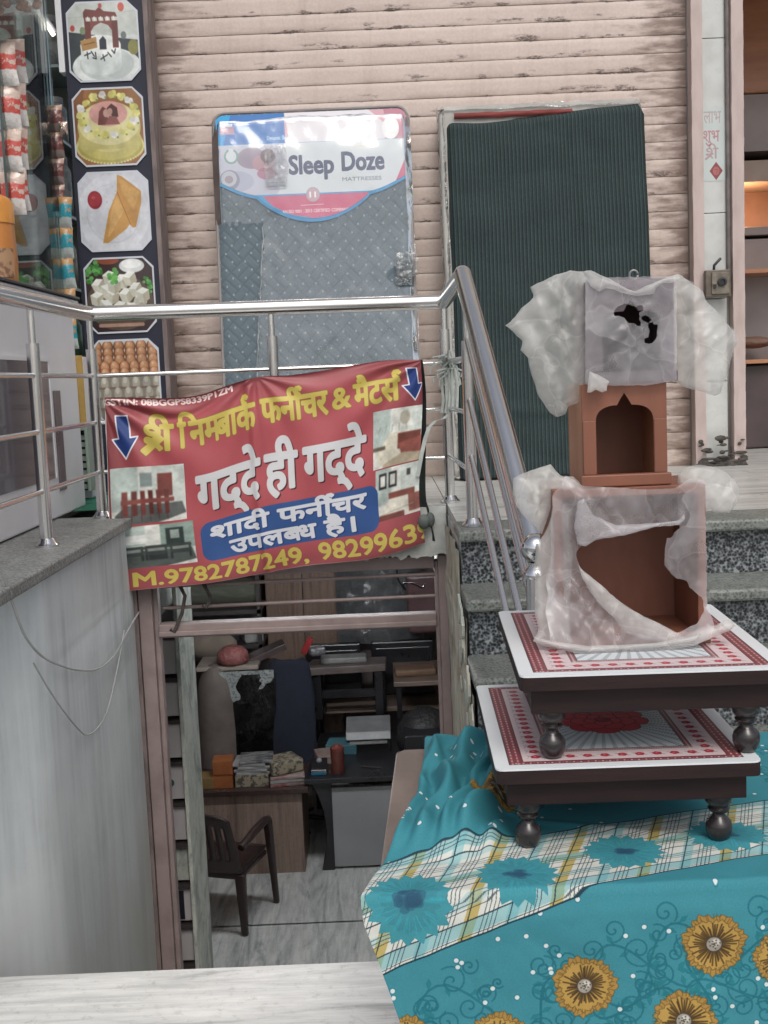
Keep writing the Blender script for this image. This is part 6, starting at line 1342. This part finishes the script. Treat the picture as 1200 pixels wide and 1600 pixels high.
fr_ = arch_frame(w0, w1, u0, u1, (w0+w1)/2, .047, u0+.100, u0+.135); MB().prism(fr_, v0-.008, v0-.0005, 'y').build('arch_front', GPL, SH3)
c = F(990, 430, 2.0); rgm = MB(); rp = [c+Vector((.007*math.cos(a), 0, .008*math.sin(a))) for a in [q*6.283/14 for q in range(15)]]; rgm.tube(rp, .0022, 6); rgm.tube([c+Vector((0, 0, -.008)), c+Vector((0, 0, -.020))], .004, 6); rgm.build('hanging_hook', mat('hook_metal', (.30, .3, .3), (.2, .2, .2), rough=.4, metal=.5), SH3, smooth='all')

DIRS = [(math.cos(a), math.sin(a), f, m_) for a, f, m_ in ((.15, 21, 1.0), (-.55, 31, .8), (1.2, 17, .8), (.7, 47, .35), (-1.1, 62, .2), (.3, 83, .12))]
# ---- polythene
def sheet(mb, outline, Y, puff=.02, cell=.0034, holes=(), amp=.006, seed=1, back=True, rag=0.0, edge=.055, yfn=None, fold=None):
    """A thin film with a traced size, inflated away from its plane, crumpled, with torn holes."""
    pl = [(p.x, p.z) for p in (F(x, y, Y) for x, y in outline)]; hs = [[(p.x, p.z) for p in (F(x, y, Y) for x, y in h)] for h in holes]
    xs = [p[0] for p in pl]; zs_ = [p[1] for p in pl]; nx = int((max(xs)-min(xs))/cell)+2; nz = int((max(zs_)-min(zs_))/cell)+2
    X = min(xs)-cell*.5+np.arange(nx+1)*cell; Zc = min(zs_)-cell*.5+np.arange(nz+1)*cell; XX, ZZ = np.meshgrid(X, Zc)
    if rag:
        def rf(p):
            o_ = []
            for i in range(len(p)):
                a, b = p[i], p[(i+1) % len(p)]; L = math.hypot(b[0]-a[0], b[1]-a[1]); k = max(1, int(L/.006))
                for j in range(k): t_ = j/k; o_.append((a[0]+(b[0]-a[0])*t_+rag*noi(a[0]*80+j, seed, 1), a[1]+(b[1]-a[1])*t_+rag*noi(a[1]*80+j, seed, 2)))
            return o_
        pl = rf(pl); hs = [rf(h) for h in hs]
    ins = inpoly(XX, ZZ, pl)
    for h in hs: ins &= ~inpoly(XX, ZZ, h)
    D = np.full(XX.shape, 9.0); NX_ = XX.copy(); NZ_ = ZZ.copy(); DO = np.full(XX.shape, 9.0)
    for pi, pp in enumerate([pl]+hs):
        for i in range(len(pp)):
            x1, z1_ = pp[i]; x2, z2 = pp[(i+1) % len(pp)]; dx, dz_ = x2-x1, z2-z1_; L = dx*dx+dz_*dz_+1e-12
            t_ = np.clip(((XX-x1)*dx+(ZZ-z1_)*dz_)/L, 0, 1); qx = x1+t_*dx; qz = z1_+t_*dz_; d = np.hypot(XX-qx, ZZ-qz); m_ = d < D
            D[m_] = d[m_]; NX_[m_] = qx[m_]; NZ_[m_] = qz[m_]
            if pi == 0: DO = np.minimum(DO, d)
    use = np.zeros((nz, nx), bool); use |= ins[:-1, :-1] | ins[1:, :-1] | ins[:-1, 1:] | ins[1:, 1:]
    for side in ((1, -1) if back else (1,)):
        vs = []; idx = {}; fs = []
        for j in range(nz):
            for i in range(nx):
                if not use[j, i]: continue
                f = []
                for a, b in ((i, j), (i+1, j), (i+1, j+1), (i, j+1)):
                    if (a, b) not in idx:
                        x, z = (XX[b, a], ZZ[b, a]); d = DO[b, a]
                        if not ins[b, a]: x, z = NX_[b, a], NZ_[b, a]; d = 0 if D[b, a] == DO[b, a] else d
                        e = min(1, d/edge); pf = puff*math.sqrt(e*(2-e)); q = Vector((x*17+seed, z*11, seed*1.7+side))
                        wx = .16*noi(x*7, z*7, seed*1.3+side); wz = .16*noi(x*7+5, z*7, seed*1.3-side)
                        cr = 0
                        for (ca, sa, fq, am_) in DIRS: t3 = ((x+wx*.35)*ca+(z+wz*.35)*sa)*fq+seed*.37*ca+side*.31; cr += am_*(abs((t3 % 1)-.5)*4-1)
                        cr *= amp*.27; cr *= .35+1.3*abs(noi(x*11, z*11, seed+3)+.35)
                        if fold: cr += fold(x, z)
                        yy = Y if yfn is None else yfn(x, z)
                        idx[(a, b)] = len(vs); vs.append(Vector((x+cr*.25, yy-side*pf-cr*min(1, .25+e), z)))
                    f.append(idx[(a, b)])
                fs.append(tuple(f))
        mb.add(vs, fs)
    return mb
c1 = lambda L: [(780+x/3, 400+y/3) for x, y in L]           # survey sheet of the upper bag
c2 = lambda L: [(780+x/2.857, 700+y/2.857) for x, y in L]   # survey sheet of the lower bag
ub = thing('upper_polythene_bag', 'torn milky polythene bag flaring out on both sides of the top shrine', 'plastic bag', (.43, 2.05, 1.6))
sheet(MB(), c1([(428, 130), (395, 72), (330, 68), (270, 88), (200, 118), (150, 145), (160, 190), (110, 245), (75, 285), (30, 325), (62, 355), (105, 398), (104, 440), (140, 480), (152, 540), (168, 590), (185, 640), (215, 695), (245, 735), (272, 757), (300, 742), (330, 702), (372, 690), (408, 645), (440, 628), (438, 560), (425, 400), (420, 250)]), 1.975, .017, amp=.014, seed=3, rag=.0012, fold=lambda x, z: .006*math.sin((x*1.0+z*.55)*150+3*noi(x*12, z*12, 1))).build('left_wing', MILK, ub, smooth='all', fix=False)
sheet(MB(), c1([(800, 110), (830, 84), (862, 92), (905, 125), (950, 170), (985, 225), (1030, 270), (1062, 310), (1108, 352), (1112, 400), (1088, 470), (1080, 560), (1050, 600), (1040, 640), (1012, 657), (960, 640), (910, 625), (860, 610), (828, 585), (815, 400), (812, 250)]), 1.985, .018, amp=.013, seed=8, rag=.0010, fold=lambda x, z: .005*math.sin((x*.7-z*.5)*140+3*noi(x*12, z*12, 2))).build('right_wing', MILK, ub, smooth='all', fix=False)
sheet(MB(), c1([(392, 72), (430, 66), (470, 88), (520, 108), (570, 140), (635, 168), (690, 140), (760, 112), (822, 88), (850, 95), (836, 122), (760, 128), (735, 150), (725, 178), (650, 186), (600, 180), (540, 158), (500, 150), (470, 168), (425, 140)]), 1.922, .008, amp=.006, seed=11, back=True, edge=.012, rag=.0008).build('gathered_top', MILK, ub, smooth='all', fix=False)
sheet(MB(), c1([(404, 110), (520, 100), (640, 98), (760, 92), (832, 100), (832, 582), (700, 606), (560, 608), (505, 606), (500, 630), (470, 636), (440, 610), (404, 600)]), 1.924, .0, amp=.0045, seed=14, back=False, rag=.0012, holes=[c1([(532, 282), (550, 240), (590, 222), (640, 240), (668, 225), (672, 255), (655, 265), (658, 300), (672, 318), (655, 335), (640, 318), (605, 312), (590, 290), (560, 280)]), c1([(690, 280), (710, 288), (728, 320), (742, 300), (745, 345), (738, 385), (715, 412), (690, 412), (665, 395), (700, 380), (708, 350), (695, 330), (700, 312), (665, 300), (668, 280)])]).build('front_film', MILKT, ub, smooth='all', fix=False)
sheet(MB(), c1([(424, 540), (470, 560), (520, 590), (506, 600), (505, 632), (482, 640), (462, 622), (430, 640), (412, 640)]), 1.910, .006, amp=.006, seed=19, edge=.01).build('lower_fringe', MILK, ub, smooth='all', fix=False)
lbg = thing('lower_polythene_bag', 'torn milky polythene bag loosely covering the large shrine', 'plastic bag', (.40, 2.0, T2))
hole = c2([(335, 465), (355, 440), (405, 428), (400, 405), (450, 398), (560, 385), (640, 365), (700, 345), (760, 332), (808, 338), (812, 352), (778, 375), (768, 402), (745, 400), (738, 450), (735, 520), (765, 560), (790, 582), (830, 590), (850, 622), (880, 650), (908, 668), (905, 715), (870, 772), (770, 812), (715, 780), (640, 748), (560, 700), (495, 648), (430, 590), (365, 545), (345, 500)])
def yf1(x, z):
    return 1.898-.030*sst(T2+.10, T2+.0, z)
sheet(MB(), c2([(238, 215), (300, 120), (345, 150), (380, 170), (500, 175), (640, 185), (780, 180), (850, 135), (915, 140), (922, 300), (925, 500), (925, 700), (940, 780), (925, 830), (850, 862), (700, 888), (560, 896), (400, 906), (300, 890), (215, 862), (205, 700), (228, 450)]), 1.900, .0, amp=.0085, seed=23, back=False, rag=.0013, holes=[hole], yfn=yf1, fold=lambda x, z: .005*math.sin((x*1.2+z*.7)*120+4*noi(x*9, z*9, 3))*sst(.44, .28, x)).build('front_film', MILKT, lbg, smooth='all', fix=False)
sheet(MB(), c2([(352, 520), (372, 545), (430, 592), (495, 650), (560, 702), (640, 750), (715, 782), (775, 815), (828, 842), (815, 862), (740, 868), (650, 852), (555, 822), (520, 770), (450, 700), (405, 640), (370, 580)]), 1.880, .007, amp=.007, seed=27, edge=.012, rag=.0012).build('folded_flap', MILK, lbg, smooth='all', fix=False)
sheet(MB(), c2([(380, 225), (420, 300), (520, 345), (700, 335), (800, 325), (826, 290), (830, 320), (800, 345), (700, 352), (560, 390), (430, 410), (385, 440), (350, 430), (335, 350), (350, 240)]), 1.884, .006, amp=.007, seed=29, edge=.014, rag=.001).build('upper_fold', MILKT, lbg, smooth='all', fix=False)
sheet(MB(), c2([(62, 185), (62, 135), (110, 112), (160, 95), (228, 72), (255, 105), (275, 125), (330, 128), (372, 165), (380, 230), (430, 320), (395, 330), (350, 300), (300, 235), (240, 232), (222, 300), (190, 385), (150, 340), (108, 300), (80, 255)]), 1.950, .016, amp=.012, seed=33, rag=.001).build('left_puff', MILK, lbg, smooth='all', fix=False)
sheet(MB(), c2([(795, 180), (800, 120), (830, 88), (880, 74), (950, 82), (1010, 105), (1050, 145), (1078, 182), (1062, 235), (1030, 290), (960, 285), (925, 262), (920, 300), (880, 240), (870, 190), (848, 250), (825, 325), (800, 320), (796, 250)]), 1.940, .016, amp=.011, seed=37, rag=.001).build('right_puff', MILK, lbg, smooth='all', fix=False)
sheet(MB(), c2([(245, 225), (225, 330), (200, 385), (165, 430), (158, 520), (160, 640), (155, 740), (170, 800), (140, 845), (200, 870), (300, 893), (310, 700), (330, 470), (300, 300)]), 1.930, .012, amp=.011, seed=41, rag=.001, yfn=lambda x, z: 1.93-.03*sst(T2+.12, T2, z)).build('left_drape', MILK, lbg, smooth='all', fix=False)
sheet(MB(), c2([(900, 800), (960, 790), (1000, 768), (1030, 760), (1048, 790), (1035, 806), (990, 825), (940, 850), (880, 872), (820, 880), (760, 886), (800, 850)]), 1.890, .010, amp=.007, seed=45, edge=.015, yfn=lambda x, z: 1.885).build('twisted_corner', MILK, lbg, smooth='all', fix=False)
sheet(MB(), c2([(150, 845), (260, 868), (400, 886), (560, 880), (700, 872), (830, 850), (905, 830), (880, 862), (700, 892), (560, 900), (400, 910), (290, 897), (200, 872)]), 1.865, .008, amp=.006, seed=47, edge=.01, yfn=lambda x, z: 1.868).build('bottom_hem', MILK, lbg, smooth='all', fix=False)
tag(MB().box(.25, .70, 4.5, 4.5001, -5, -4.9999).build('x', BLACK)) if 0 else None
